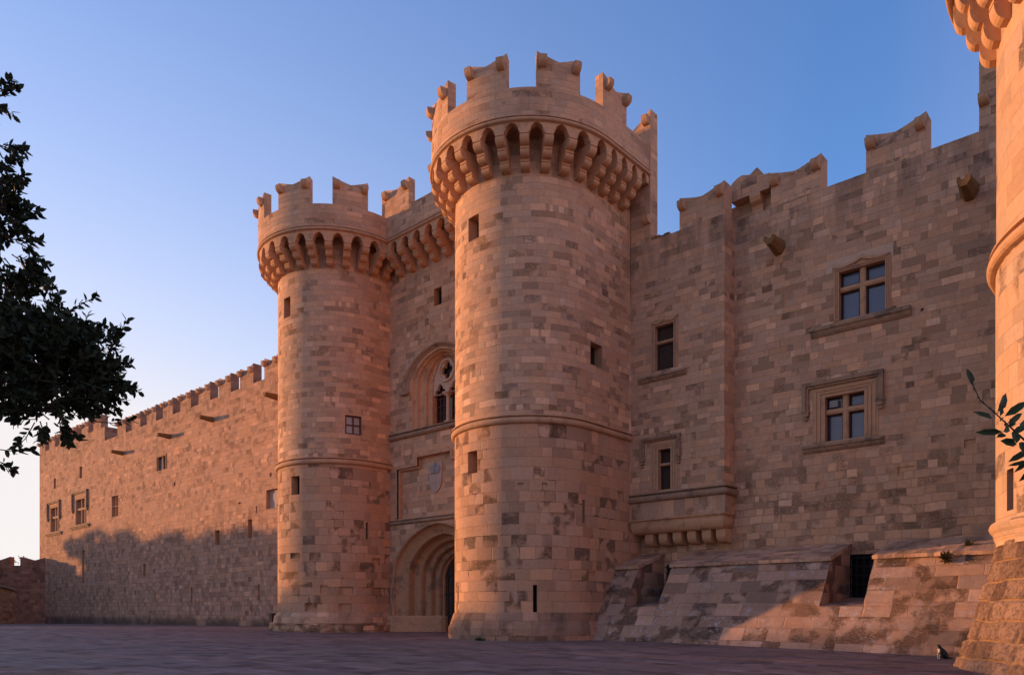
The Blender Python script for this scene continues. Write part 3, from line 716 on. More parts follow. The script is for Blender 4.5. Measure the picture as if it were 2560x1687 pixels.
# coat of arms
mb = MB(); x0 = -.52; mb.box(x0-.57, x0+.57, .22, .305, 9.85, 10.62)
AM = mb.build('coat_of_arms', M_MARBLE, GW)
mb = MB(); sh = [(-.56, 9.86), (.56, 9.86), (.55, 9.4), (.42, 9.05), (.2, 8.82), (0, 8.72), (-.2, 8.82), (-.42, 9.05), (-.55, 9.4)]
mb.prism([(x0+x, z) for x, z in sh], lambda p: (p[0], .3, p[1]), lambda p: (p[0], .20, p[1]))
mb.box(x0-.045, x0+.045, .185, .2, 8.95, 9.8); mb.box(x0-.46, x0+.46, .185, .2, 9.30, 9.38); mb.build('shield', M_MARBLE, AM)
mb = MB(); mb.box(x0-.36, x0+.36, .14, .22, 9.94, 10.04)
def dome(cx, cz, rx, rz):
    mb.prism([(cx+rx*math.cos(t*math.pi/10), cz+rz*math.sin(t*math.pi/10)) for t in range(20)], lambda p: (p[0], .22, p[1]), lambda p: (p[0], .155, p[1]))
dome(x0-.23, 10.22, .24, .2); dome(x0+.23, 10.22, .24, .2); mb.box(x0-.03, x0+.03, .16, .22, 10.3, 10.6); mb.box(x0-.09, x0+.09, .165, .22, 10.48, 10.53)
mb.build('crown', plain('grey carved marble', (.30, .26, .25), var=.3), AM)
# parapet on corbels
machicolation(GW, LG, -3.4, 3.5, 1.09, -10.76+8.515, 22.85, 24.08, 24.5, 24.66, 1.28)
mb = MB(); sweep(mb, LG, -3.62, 3.62, roll(24.82, .10, base=1.27)); mb.build('corbel_string', M_CARVE2, GW)
mb = MB(); sweep(mb, LG, -3.6, 3.6, [(1.3, 24.62), (1.3, 26.28), (.8, 26.28), (.8, 24.62)]); mb.face([P3(LG, -3.6, .8, 24.7), P3(LG, 3.6, .8, 24.7), P3(LG, 3.6, -3, 24.7), P3(LG, -3.6, -3, 24.7)]); mb.build('parapet', M_PAR, GW)
for a, b in ((-3.56, -1.26), (.82, 3.1)): merlon(GW, LG, a, b, .8, 1.297, 26.27, 27.98, 27.62, M_PAR)

# ------------------------------------------------------------------ projecting bay beside the tall tower
BAY = thing('projecting_bay', 'shallow bay on a bracketed ledge between the tall tower and the palace wall', 'bay', (3.0, 3.75, 0))
BX = 6.2
PB = PolyPath([(0.9, 0), (BX, 0), (BX, 1.12)], .9)
w3 = (2.38, 3.46, 13.72, 16.0); w4 = (2.58, 3.29, 7.6, 9.66); BE = BX+1.12
mb = MB(); wall_sheet(mb, PB, .9, BE, [(7.0, 0), (20.52, 0)], [w3, w4], smooth=False)
mb.face([(.9, 0, 20.52), (BX, 0, 20.52), (BX, 1.9, 20.52), (.9, 1.9, 20.52)]); mb.face([(.9, 1.9, 18), (BX, 1.9, 18), (BX, 1.9, 20.52), (.9, 1.9, 20.52)]); mb.face([(BX, 1.1, 18), (BX, 1.9, 18), (BX, 1.9, 20.52), (BX, 1.1, 20.52)])
mb.build('wall', masonry('bay ashlar', dict(UP, h=.305, wd=.56, con=.8), stain=.12, top=(16.5, 21.0, .6)), BAY)
mb = MB(); sweep(mb, PB, .9, BE, roll(7.5, .19)); mb.build('string_course', M_SILL, BAY)
mb = MB(); wall_sheet(mb, PB, .9, BE, [(6.16, .03), (7.05, .03)], smooth=False); mb.build('apron', masonry('apron slabs', dict(h=.95, wd=.5, irr=.5, jw=.008, pit=.3, con=.45), stain=.6), BAY)
mb = MB(); pr = [(.03, 6.18), (.08, 6.16), (.08, 6.10), (-.02, 6.05), (-.04, 5.98), (.0, 5.94), (.02, 5.86)]+[(.02-.34*(1-math.cos(t*math.pi/12)), 5.86-.44*math.sin(t*math.pi/12)) for t in range(1, 7)]
sweep(mb, PB, .9, BE, pr, closed=False, caps=False)
mb.face([(.9, .32, 5.425), (BX-.32, .32, 5.425), (BX-.32, 1.12, 5.425), (.9, 1.12, 5.425)])
mb.build('ledge_moulding', M_CARVE, BAY)
src = None
for x in (1.78, 2.60, 3.42, 4.24, 5.06, 5.82):
    if src is None:
        m2 = MB(); pl = [(1.12, 0), (.36, 0), (.36, -.25)]+[(.36+.42*(1-math.cos(t*math.pi/12)), -.25-.40*math.sin(t*math.pi/12)) for t in range(1, 7)]+[(1.12, -.65)]
        m2.prism(pl, lambda p: (-.24, p[0], p[1]), lambda p: (.24, p[0], p[1])); src = m2.build('bracket', M_CARVE, BAY, (x, 0, 5.44))
    else: put(src, BAY, (x, 0, 5.44))
merlon(BAY, LPath(0), 3.78, BX, -.8, -.003, 20.51, 22.13, 21.8, M_PAR, jit=0)
for i, (x, z) in enumerate(((2.15, .30), (2.45, .2), (2.75, .12), (3.0, .16))):
    mb = MB(); mb.box(x-.14, x+.15, .05, .5, 20.5, 20.52+z); mb.build('broken_stone', M_ROUGH, BAY)

def flat_window(par, path, o, depth, back, frame=None, cross=None, sill=None, hood=None, boards=False, name='window', proud=.05, fm=None, split=True):
    """o=(x0,x1,z0,z1); path is an LPath so that local y = path.Y - off"""
    a, b, c, d = o; Y = path.Y
    ob = opening_part(par, path, a, b, c, d, depth, name, mat=M_CARVE2, back=M_DARK)
    fm = fm or M_CARVE2
    if frame:
        mb = MB(); fw, ft = frame
        for k, (e, pr) in enumerate(((fw, proud*.5), (fw*.82, proud*1.2), (fw*.66, proud*.45), (fw*.5, proud*1.3), (fw*.36, proud*.35), (fw*.2, proud*1.0))):
            lay = [(fw, 0.5), (fw*.82, 1.2), (fw*.66, .45), (fw*.5, 1.3), (fw*.36, .35), (fw*.2, 1.0), (0, 0)]; e2 = lay[k+1][0]; h1, h2 = ft*e/fw, ft*e2/fw
            mb.box(a-e, a-e2, Y-pr, Y+.01, c, d+h2); mb.box(b+e2, b+e, Y-pr, Y+.01, c, d+h2); mb.box(a-e, b+e, Y-pr-.0015, Y+.01, d+h2, d+h1)
        mb.build('frame', fm, ob)
    mb = MB(); mb.face([(a, Y+depth-.03, c), (b, Y+depth-.03, c), (b, Y+depth-.03, d), (a, Y+depth-.03, d)]); p = mb.build('boards' if boards else 'pane', back, ob)
    if cross:
        mx, tz, mw = cross; mb = MB(); y0, y1 = Y+.08, Y+.08+.2
        def bev(x0, x1, z0, z1, v):
            k = mw*.3
            if v: P = [(x0, y1), (x0, y0+.05), (x0+k, y0), (x1-k, y0), (x1, y0+.05), (x1, y1)]; mb.prism(P, lambda q: (q[0], q[1], z0), lambda q: (q[0], q[1], z1))
            else: P = [(y1, z0), (y0+.051, z0), (y0+.003, z0+k), (y0+.003, z1-k), (y0+.051, z1), (y1, z1)]; mb.prism(P, lambda q: (x0, q[0], q[1]), lambda q: (x1, q[0], q[1]))
        if mx is not None: bev(mx-mw/2, mx+mw/2, c, d, True)
        if tz is not None: bev(a, b, tz-mw*.45, tz+mw*.45, False)
        mb.build('mullion' if mx is not None else 'transom', M_CARVE2, ob)
        # thin dark timber frame round every light
        mb = MB(); yy = Y+depth-.10; zz = [c]+([tz-mw*.45, tz+mw*.45] if tz is not None else [])+[d]; xx = [a]+([mx-mw/2, mx+mw/2] if mx is not None else [])+[b]
        for i in range(0, len(xx), 2):
            for j in range(0, len(zz), 2):
                x0, x1, z0, z1 = xx[i], xx[i+1], zz[j], zz[j+1]
                for B in ((x0, x0+.07, z0, z1), (x1-.07, x1, z0, z1), (x0, x1, z0, z0+.07), (x0, x1, z1-.07, z1)): mb.box(B[0], B[1], yy, yy+.06, B[2], B[3])
        mb.build('timber_frame', M_WOOD, ob)
    if sill:
        x0, x1, zt, th = sill; mb = MB()
        pr = [(Y+.02, zt), (Y-.22, zt), (Y-.24, zt-th*.35), (Y-.16, zt-th*.5), (Y-.13, zt-th*.75), (Y-.04, zt-th), (Y+.02, zt-th)]
        mb.prism(pr, lambda q: (x0, q[0], q[1]), lambda q: (x1, q[0], q[1])); mb.build('sill', M_SILL, ob)
    if hood:
        x0, x1, zt, zl, hw = hood; mb = MB()
        for k, (e, p1) in enumerate(((hw, .11), (hw*.62, .2))):
            mb.box(x0, x1, Y-p1, Y+.01, zt-e+.002*k, zt+.002*k)
            mb.box(x0+.001*k, x0+e, Y-p1+.001, Y+.01, zl, zt-e); mb.box(x1-e, x1-.001*k, Y-p1+.001, Y+.01, zl, zt-e)
        mb.build('hood_mould', M_SILL, ob)
        for x in (x0+hw/2, x1-hw/2):
            mb = MB(); r = hw*.62
            for (rr, zz, yy) in ((r*1.15, zl+.06, .13), (r*.95, zl-.10, .15), (r*.7, zl-.28, .11)):
                mb.prism([(x+rr*math.cos(t*math.pi/5), zz+rr*.62*math.sin(t*math.pi/5)) for t in range(10)], lambda q: (q[0], Y+.02, q[1]), lambda q: (q[0], Y-yy-.02, q[1]))
            mb.build('label_stop', M_SILL, ob)
    return ob
L0 = LPath(0.0)
flat_window(BAY, L0, w3, .32, M_WOOD, frame=(.26, .24), cross=(None, 15.18, .17), sill=(1.43, 4.19, 13.5, .3), boards=True)
mb = MB()
for sg in (-1, 1):   # little ogee drip over the head
    P = [(0, .42), (.12, .30), (.34, .2), (.62, .24), (.78, .34), (.78, .26), (.62, .15), (.33, .1), (.08, .2), (0, .24)]
    mb.prism([(2.92+sg*x, 16.0+z) for x, z in P], lambda q: (q[0], .01, q[1]), lambda q: (q[0], -.10, q[1]))
mb.build('ogee_drip', M_CARVE2, BAY)
flat_window(BAY, L0, w4, .34, M_WOOD, frame=(.50, .36), cross=(None, 8.90, .16), hood=(1.55, 3.86, 10.33, 9.15, .20), boards=True)

# ------------------------------------------------------------------ palace wall on the right
PW = thing('palace_wall', 'tall weathered palace wall with cross windows right of the tall tower', 'wall', (3.85, 4.85, 0))
WL = LPath(0.0); X0 = 3.85
W1 = (14.19-X0, 16.12-X0, 14.40, 16.55); W2 = (13.58-X0, 15.27-X0, 9.08, 11.08)
g1 = (5.40-X0, 7.3-X0, 2.2, 3.85); g2 = (14.55-X0, 16.5-X0, 2.0, 3.92)
mb = MB(); wall_sheet(mb, WL, -1.2, 5.35, [(-.6, 0), (6.2, 0)], [g1], smooth=False)
wall_sheet(mb, WL, 5.35, 19.2, [(-.6, 0), (20.6, 0)], [W1, W2, g2, (21.1-X0, 21.25-X0, 13.2, 13.35, .1), (17.5-X0, 17.62-X0, 13.95, 14.08, .15), (19.1-X0, 19.5-X0, 8.0, 8.35, .08), (16.6-X0, 17.3-X0, 7.2, 7.55, .06)], smooth=False)
mb.face([(5.35, 0, 20.6), (19.2, 0, 20.6), (19.2, .8, 20.6), (5.35, .8, 20.6)]); mb.face([(5.35, .8, 0), (19.2, .8, 0), (19.2, .8, 20.6), (5.35, .8, 20.6)]); mb.face([(5.35, 0, 6.1), (5.35, 0, 20.6), (5.35, .8, 20.6), (5.35, .8, 6.1)])
mb.build('wall', M_WALL, PW)
o1 = flat_window(PW, WL, W1, .34, M_GLASS, frame=(.24, .18), cross=((14.19+16.12)/2-X0, 15.8, .25), sill=(12.97-X0, 17.15-X0, 14.28, .42))
mb = MB(); x0, x1, xm = 13.62-X0, 16.44-X0, (14.19+16.12)/2-X0
P = [(x0, 16.62), (x0, 17.22), (x1, 17.22), (x1, 16.62), (x1-.28, 16.62), (x1-.28, 16.86), (xm+.75, 16.84), (xm+.35, 16.90), (xm+.12, 17.02), (xm, 17.12), (xm-.12, 17.02), (xm-.35, 16.90), (xm-.75, 16.84), (x0+.28, 16.86), (x0+.28, 16.62)]
plate(mb, P, [], -.012, .02); mb.build('lintel', M_PALE, o1)
mb = MB()
for sg in (-1, 1):
    Q = [(0, .32), (.12, .22), (.35, .10), (.75, .04), (1.16, .06), (1.16, -.02), (.75, -.05), (.33, .0), (.06, .12), (0, .14)]
    mb.prism([(xm+sg*x, 16.76+z) for x, z in Q], lambda q: (q[0], .0, q[1]), lambda q: (q[0], -.085, q[1]))
mb.build('ogee_drip', M_CARVE2, o1)
o2 = flat_window(PW, WL, W2, .38, M_GLASS, frame=(.58, .44), cross=((13.58+15.27)/2-X0, 10.42, .25), sill=(12.61-X0, 16.09-X0, 8.98, .36), hood=(12.58-X0, 16.07-X0, 11.84, 10.5, .27))
mb = MB(); mb.box(13.72-X0, 14.08-X0, .14, .33, 10.62, 10.92)
for k in range(4): mb.box(13.74-X0, 14.06-X0, .13, .14, 10.66+k*.065, 10.685+k*.065)
mb.build('ventilator_box', plain('grey painted vent', (.30, .27, .26), var=.1, bump=0), o2)
for gg in (g1, g2):
    ob = opening_part(PW, WL, *gg, .6, 'barred_opening', mat=M_REVEAL)
    mb = MB(); a, b, c, d = gg; n = 7
    for i in range(n): x = a+.12+(b-a-.2)*i/(n-1); mb.tube([(x, -.04, c), (x, -.04, d-.02)], .035, 6)
    for j in range(5): z = c+.2+(d-c-.35)*j/4; mb.tube([(a, -.05, z), (b, -.05, z)], .03, 6)
    mb.build('iron_grille', M_IRON, ob)
for a, b in ((11.04, 13.39), (15.33, 17.71)): merlon(PW, WL, a-X0, b-X0, -.8, -.003, 20.59, 22.24, 21.9, M_PAR, jit=.02)
merlon(PW, WL, 19.62-X0, 23.0-X0, -.8, -.003, 20.59, 24.6, 24.2, M_PAR, knobs=False)
put(KNOB, PW, (19.62+.18-X0, 0, 21.95))
def spout_mesh(length, wd=.30, ht=.30, up=.0):
    mb = MB(); S = [(0, 1.0), (length*.45, .86), (length*.8, .74), (length, .72)]; R = []
    for y, k in S:
        h, v = wd*k, ht*k; z = up*y
        R.append([(-h, -y, z-v*.2), (-h, -y, z+v*.55), (-h*.55, -y, z+v*.55), (-h*.45, -y, z+v*.05), (h*.45, -y, z+v*.05), (h*.55, -y, z+v*.55), (h, -y, z+v*.55), (h, -y, z-v*.2), (h*.45, -y, z-v*1.0), (-h*.45, -y, z-v*1.0)])
    for A, B in zip(R, R[1:]):
        for i in range(10): mb.face([A[i], A[(i+1) % 10], B[(i+1) % 10], B[i]])
    mb.face(R[-1]); return mb
sp0 = spout_mesh(1.15, .33, .36, .03).build('water_spout', M_SPOUT, PW, (11.42-X0, 0, 18.55)); put(sp0, PW, (19.30-X0, 0, 18.3))
# bracketed guard box in the crenel beside the bay
GB = thing('guard_box', 'small stone box on a scroll bracket in the gap beside the bay merlon', 'guard box', (9.55, 4.85, 20.6))
mb = MB(); mb.box(.02, 1.42, -.02, 1.2, .95, 1.58)
mb.prism([(-.5, .9), (.0, .95), (.0, 1.58), (1.44, 1.58), (1.44, 1.66), (1.12, 1.68), (.84, 2.13), (.76, 2.13), (.44, 1.93), (.05, 2.06), (-.2, 2.0), (-.5, 1.82)], lambda q: (q[0], -.03, q[1]), lambda q: (q[0], 1.2, q[1])); mb.build('box_body', M_PAR, GB)
mb = MB(); P = [(-.02, .95), (-.02, .80), (.08, .62), (.3, .5), (.36, .32), (.30, .12), (.4, .0), (1.0, 0), (1.0, .95)]
mb.prism(P, lambda q: (.42, q[0], q[1]), lambda q: (.95, q[0], q[1])); mb.build('bracket', M_CARVE, GB)
mb = MB(); mb.box(-1.3, 1.40, .55, 1.18, -.1, .95); mb.build('back_wall', M_PAR, GB)

# ------------------------------------------------------------------ battered footing with three buttresses
TAL = thing('battered_footing', 'sloping blocky stone footing with three capped buttresses below the palace wall', 'footing', (3.0, 0, 0))
SL = .71; YF = -.09
def slope_grid(mb, x0, x1, z0, z1, amp=.035, st=.14, yo=0.0):
    nx, nz = max(2, int((x1-x0)/st)), max(2, int((z1-z0)/st)); cs = math.sqrt(1+SL*SL)
    def q(i, j):
        x, z = x0+(x1-x0)*i/nx, z0+(z1-z0)*j/nz
        e = 0 if i in (0, nx) else 1
        d = amp*mnoise.fractal(Vector((x*1.7, z*2.6, yo)), .8, 2, 4)
        if z < .7: d += .03
        return (x, YF+SL*z-d+yo, z), (x, z*cs)
    for i in range(nx):
        for j in range(nz):
            k = [q(i, j), q(i+1, j), q(i+1, j+1), q(i, j+1)]; mb.face([a[0] for a in k], uv=[a[1] for a in k], tag='s', smooth=True)
mb = MB(); slope_grid(mb, .4, 19.5, -.5, 1.62); mb.face([(.4, YF+SL*1.62-.02, 1.62), (19.5, YF+SL*1.62-.02, 1.62), (19.5, 4.9, 2.02), (.4, 4.9, 2.02)])
mb.face([(.4, YF-.4, -.5), (.4, 4.8, -.5), (.4, 4.8, 2.0), (.4, YF+SL*1.62, 1.62)]); mb.build('footing', M_TALUS, TAL)
for x0, x1 in ((.45, 2.25), (4.12, 11.68), (13.38, 19.4)):
    yb, zt = 4.83, 3.58; yf = YF+SL*zt
    mb = MB(); slope_grid(mb, x0, x1, 1.60, zt)
    for x in (x0, x1): mb.face([(x, YF+SL*1.5, 1.5), (x, yb, 1.5), (x, yb, 4.3), (x, yf, zt)])
    ob = mb.build('buttress', M_TALUS, TAL)
    mb = MB(); n = int((x1-x0)/.22); r = random.Random(int(x0*7))
    xs = [x0-.05+(x1-x0+.1)*i/n for i in range(n+1)]; lip = [r.uniform(-.05, .04) for _ in xs]; dz = [r.uniform(-.018, .018) for _ in xs]
    for i in range(n):
        a, b = xs[i], xs[i+1]; fa, fb = yf-.17+lip[i], yf-.17+lip[i+1]
        mb.face([(a, fa, zt+.10+dz[i]), (b, fb, zt+.10+dz[i+1]), (b, yb, 4.42), (a, yb, 4.42)], uv=[(a, fa), (b, fb), (b, yb), (a, yb)])
        mb.face([(a, fa+.02, zt-.05), (b, fb+.02, zt-.05), (b, fb, zt+.10+dz[i+1]), (a, fa, zt+.10+dz[i])])
        mb.face([(a, fa+.02, zt-.05), (b, fb+.02, zt-.05), (b, yf+.3, zt+.02), (a, yf+.3, zt+.02)])
    for x, f in ((xs[0], lip[0]), (xs[-1], lip[-1])): mb.face([(x, yf-.15+f, zt-.05), (x, yf-.17+f, zt+.1), (x, yb, 4.42), (x, yb, 4.25)])
    mb.build('cap_slab', M_CAP, ob)

# ------------------------------------------------------------------ long palace wall on the left
LW = thing('palace_wall', 'long sunlit palace wall with small windows left of the smaller round tower', 'wall', (-13.2, 1.4, 0))
XL = -13.2
def lx(*o): return (o[0]-XL, o[1]-XL)+tuple(o[2:])
EB = -61.84
slits = [lx(-36.99, -36.2, 7.05, 8.3), lx(-31.46, -30.8, 7.3, 8.8), lx(-51.9, -51.3, 4.8, 6.0), lx(-41.54, -41.25, 2.15, 3.5), lx(-29.85, -29.6, 2.25, 3.5)]
sl2 = [lx(-68.6, -67.9, 4.5, 8.2), lx(-78.2, -77.7, 2.05, 3.7), lx(-69.4, -68.6, 16.5, 17.85), lx(-78.15, -77.4, 16.25, 17.5)]
small = lx(-48.6, -46.7, 14.85, 16.12); slot = lx(-59.92, -58.2, 11.3, 13.5); plaque = lx(-28.6, -26.3, 9.4, 10.9)
holes = [lx(-45.05, -44.7, 13.0, 13.35, .2), lx(-28.1, -27.8, 11.9, 12.2, .2), lx(-33, -32.6, 10.2, 10.35, .1), lx(-30.2, -30.0, 9.2, 9.8, .1), lx(-50.2, -49.0, 1.15, 1.3, .1)]
wa = lx(-70.4, -67.7, 11.25, 14.1); wb = lx(-79.1, -76.6, 11.0, 13.9)
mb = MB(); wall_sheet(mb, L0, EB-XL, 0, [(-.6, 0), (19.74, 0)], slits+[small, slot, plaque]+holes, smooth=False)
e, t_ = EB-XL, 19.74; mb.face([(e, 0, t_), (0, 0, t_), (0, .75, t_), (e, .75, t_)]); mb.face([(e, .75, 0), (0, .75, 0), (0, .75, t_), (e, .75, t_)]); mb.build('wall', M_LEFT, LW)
e0 = -83.45-XL; mb = MB(); wall_sheet(mb, L0, e0, e, [(-.6, .0), (21.3, .0)], sl2+[wa, wb], smooth=False)
mb.face([(e0, 0, 21.3), (e, 0, 21.3), (e, .75, 21.3), (e0, .75, 21.3)]); mb.face([(e0, 9, 0), (e, 9, 0), (e, 9, 21.3), (e0, 9, 21.3)])
for x in (e0, e): mb.face([(x, 0, -.6), (x, 9, -.6), (x, 9, 21.3), (x, 0, 21.3)])
mb.build('end_block', M_LEFT, LW)
for o in slits+sl2: opening_part(LW, L0, *o, .45, 'arrow_slit')
flat_window(LW, L0, small, .3, M_GLASSL, frame=(.16, .2), cross=((small[0]+small[1])/2, None, .25))
flat_window(LW, L0, slot, .5, M_GLASSD, cross=((slot[0]+slot[1])/2, 12.4, .10))
for o, hd in ((wa, lx(-71.6, -66.8, 15.05, 13.0, .3)), (wb, lx(-80.3, -75.8, 14.75, 12.7, .3))):
    flat_window(LW, L0, o, .6, M_GLASSD, frame=(.35, .3), cross=((o[0]+o[1])/2, o[2]+1.75, .28), sill=(hd[0]-.4, hd[1]+.5, o[2]-.12, .4), hood=hd)
pb = opening_part(LW, L0, *plaque, .3, 'plaque_niche', back=M_MARBLE)
mb = MB(); cx, cz = (plaque[0]+plaque[1])/2, 10.15
mb.prism([(cx-.45, 10.6), (cx+.45, 10.6), (cx+.42, 10.1), (cx, 9.55), (cx-.42, 10.1)], lambda p: (p[0], .3, p[1]), lambda p: (p[0], .2, p[1])); mb.build('shield', M_MARBLE, pb)
ml = [(-28.9, -26.8)]+[(-32.74-3.66*k, -30.6-3.66*k) for k in range(8)]
for a, b in ml: merlon(LW, L0, a-XL, b-XL, -.75, -.003, 19.73, 21.36, 21.02, M_LEFT, knobs=True)
merlon(LW, L0, -25.2-XL, -23.1-XL, -.75, -.003, 19.73, 21.36, 21.02, M_LEFT)
for k in range(6): merlon(LW, L0, -83.42+3.66*k-XL, -81.3+3.66*k-XL, -.75, -.003, 21.29, 22.85, 22.5, M_LEFT)
s1 = spout_mesh(1.15, .26, .26, .02).build('water_spout', M_SPOUT, LW, (-37.51-XL, 0, 18.0))
for x, z in ((-45.9, 17.8), (-56.96, 17.75), (-26.9, 17.95),): put(s1, LW, (x-XL, 0, z))

# low crenellated wall running out of the left edge
LO = thing('low_wall', 'low dark crenellated wall with a blocked arch at the far left edge', 'wall', (-81.3, 1.4, 0), PHI)
arc = [(-9.5, -.5)]+[(-9.5+6.05*i/16, 3.75+.62*math.sin(math.pi*i/16)) for i in range(17)]+[(-3.45, -.5)]
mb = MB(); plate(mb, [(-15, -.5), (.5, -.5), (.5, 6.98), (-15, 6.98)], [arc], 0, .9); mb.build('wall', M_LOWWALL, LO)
mb = MB(); mb.face([(x, .45, z) for x, z in arc]); mb.build('arch_infill', masonry('brick infill', dict(h=.3, wd=.45, con=.9, mort=1.1), tint=(.75, .6, .5)), LO)
mb = MB()
for (xa, za), (xb, zb_) in zip(arc[1:-2], arc[2:-1]): mb.face([(xa, -.03, za), (xb, -.03, zb_), (xb, -.03, zb_+.28), (xa, -.03, za+.28)]); mb.face([(xa, -.03, za), (xb, -.03, zb_), (xb, .1, zb_), (xa, .1, za)])
mb.build('arch_ring', M_SILL, LO)
for a, b in ((-3.14, 0.3), (-7.4, -4.45), (-12, -9)): merlon(LO, L0, a, b, -.9, -.003, 6.97, 8.1, 7.62, M_LOWWALL, knobs=False)

# ------------------------------------------------------------------ trees
def leaf_mat(name, col, var=.5):
    g = G(name); o = g.n('ShaderNodeTexCoord').outputs['Object']
    f = g.M('MULTIPLY_ADD', g.noise(o, 3.0, 3, .7), var*2, 1-var)
    g.put(g.b.inputs['Base Color'], g.mulc(g.mixc(0.0, col, col), f)); g.b.inputs['Roughness'].default_value = .6; g.b.inputs['Specular IOR Level'].default_value = .18
    return g.m
M_LEAF = leaf_mat('dark evergreen leaf', (.022, .030, .014)); M_LEAF2 = leaf_mat('laurel leaf', (.034, .048, .014)); M_LEAF3 = leaf_mat('distant foliage', (.05, .065, .025))
M_BARK = plain('grey brown bark', (.06, .045, .035), var=.4, scale=9)
def leaves_mesh(name, items, mat, parent, smat=None):
    """items: (base, direction, side, length, width); each leaf a folded six-sided blade with a drooping tip"""
    V, F = [], []
    for b, d, sd_, L, W in items:
        u = d.cross(sd_).normalized(); n = len(V); k = random.uniform(-.12, .25)
        m1 = b+d*L*.32+u*L*.03; m2 = b+d*L*.68-u*L*k*.25; tip = b+d*L-u*L*k*.6
        V += [b, m1+sd_*W*.5+u*W*.14, m2+sd_*W*.44+u*W*.12, tip, m2-sd_*W*.44+u*W*.12, m1-sd_*W*.5+u*W*.14, m1, m2]
        F += [(n, n+1, n+6), (n+1, n+2, n+7, n+6), (n+2, n+3, n+7), (n, n+6, n+5), (n+6, n+7, n+4, n+5), (n+7, n+3, n+4)]
    me = bpy.data.meshes.new(name); me.from_pydata([tuple(v) for v in V], [], F); me.materials.append(mat); me.update()
    o = bpy.data.objects.new(name, me); C.objects.link(o); o.parent = parent; return o
def rv(r=random): 
    while True:
        v = Vector((r.uniform(-1, 1), r.uniform(-1, 1), r.uniform(-1, 1)))
        if .05 < v.length < 1: return v.normalized()
CR = Vector((math.cos(PHI), math.sin(PHI), 0)); CF = Vector((-math.sin(PHI), math.cos(PHI), 0))
def broadleaf(name, label, base, trunk_top, lobes, group=None, ntw=26, leaf=(.085, .125), seed=1, loose=1.0):
    """lobes: (centre, radii, number of twigs) in world metres; limbs run from the trunk to every lobe"""
    r = random.Random(seed); random.seed(seed)
    t = thing(name, label, 'tree', base, 0, group); B = Vector(base)
    mb = MB(); top = Vector(trunk_top)-B; mid = top*.5+Vector((.15, -.1, 0))
    mb.tube([(0, 0, -.3), (0, 0, .2), mid, top], [.26, .2, .15, .11], 9); mb.build('trunk', M_BARK, t)
    items = []; tw = MB(); lb = MB()
    for c, rad, n in lobes:
        c = Vector(c)-B; st = top*.92 if c.z > top.z*.9 else top*.75
        k = (st+c)*.5+Vector((0, 0, .25)); lb.tube([st, k, c], [.08, .045, .02], 6)
        for i in range(int(n*1.45)):
            d = rv(r); q = r.random()**.45
            p = c+Vector((d.x*rad[0], d.y*rad[1], d.z*rad[2]))*q
            out = (d*.75+rv(r)*.55+Vector((0, 0, .18))).normalized(); L = r.uniform(.16, .42)*loose
            e = p+out*L; m = (p+e)*.5+rv(r)*.03; tw.tube([p, m, e], [.008, .006, .003], 4)
            if r.random() < .35: tw.tube([c+(p-c)*.55+rv(r)*.1, p], [.014, .008], 4)
            nl = r.randint(11, 17); ph = r.random()*6
            a = out.orthogonal().normalized(); b = out.cross(a)
            for j in range(nl):
                f = .15+.9*(j+1)/nl; ph += 2.4
                rd = a*math.cos(ph)+b*math.sin(ph); dd = (out*r.uniform(.35, 1.0)+rd*r.uniform(.5, 1.0)+Vector((0, 0, r.uniform(-.25, .2)))).normalized()
                sd_ = dd.cross(rv(r)).normalized(); l = r.uniform(*leaf)
                items.append((p+(e-p)*min(f, 1), dd, sd_, l, l*r.uniform(.44, .58)))
    lb.build('limb', M_BARK, t); tw.build('twig', M_BARK, t); leaves_mesh('leaf', items, M_LEAF, t).name = 'foliage'
    return t
CAM = Vector((26.09, -30.26, 1.5))
def spot(x, y, d): return CAM+CF*d+CR*((x-1280)/1900*d)+Vector((0, 0, (1522-y)/1900*d))
# metres right / forward / up of the viewpoint, measured from the photograph
NT = [((-5.72, 9.0, 2.9), (0.58, 0.8, 0.46), 95), ((-5.32, 8.9, 2.74), (0.4, 0.6, 0.38), 60), ((-5.56, 9.2, 3.42), (0.28, 0.5, 0.32), 30), ((-5.08, 9.0, 2.98), (0.2, 0.4, 0.3), 24), ((-5.42, 9.0, 2.34), (0.3, 0.5, 0.22), 24), ((-6.12, 9.3, 3.1), (0.4, 0.8, 0.42), 50), ((-6.35, 9.1, 3.75), (0.26, 0.6, 0.42), 30), ((-6.32, 9.0, 4.45), (0.28, 0.6, 0.36), 26), ((-6.22, 9.2, 4.85), (0.18, 0.4, 0.22), 10), ((-6.28, 9.1, 5.55), (0.18, 0.4, 0.3), 12), ((-6.5, 9.2, 5.1), (0.26, 0.6, 0.5), 24), ((-6.04, 9.0, 4.72), (0.12, 0.3, 0.14), 5), ((-6.34, 9.0, 1.86), (0.16, 0.3, 0.14), 5), ((-6.75, 9.3, 3.7), (0.6, 1.0, 1.1), 50), ((-7.7, 9.2, 4.6), (1.1, 1.3, 1.6), 60), ((-7.3, 9.0, 6.2), (0.9, 1.2, 0.9), 40)]
def wp(q): return CAM+CR*q[0]+CF*q[1]+Vector((0, 0, q[2]))
bt = wp((-8.2, 9.4, 0)); 
broadleaf('evergreen_tree', 'dark glossy evergreen tree reaching in from the left edge', (bt.x, bt.y, gz(bt.x)), wp((-7.7, 9.3, 3.4)), [(wp(c), r, n) for c, r, n in NT], seed=5)
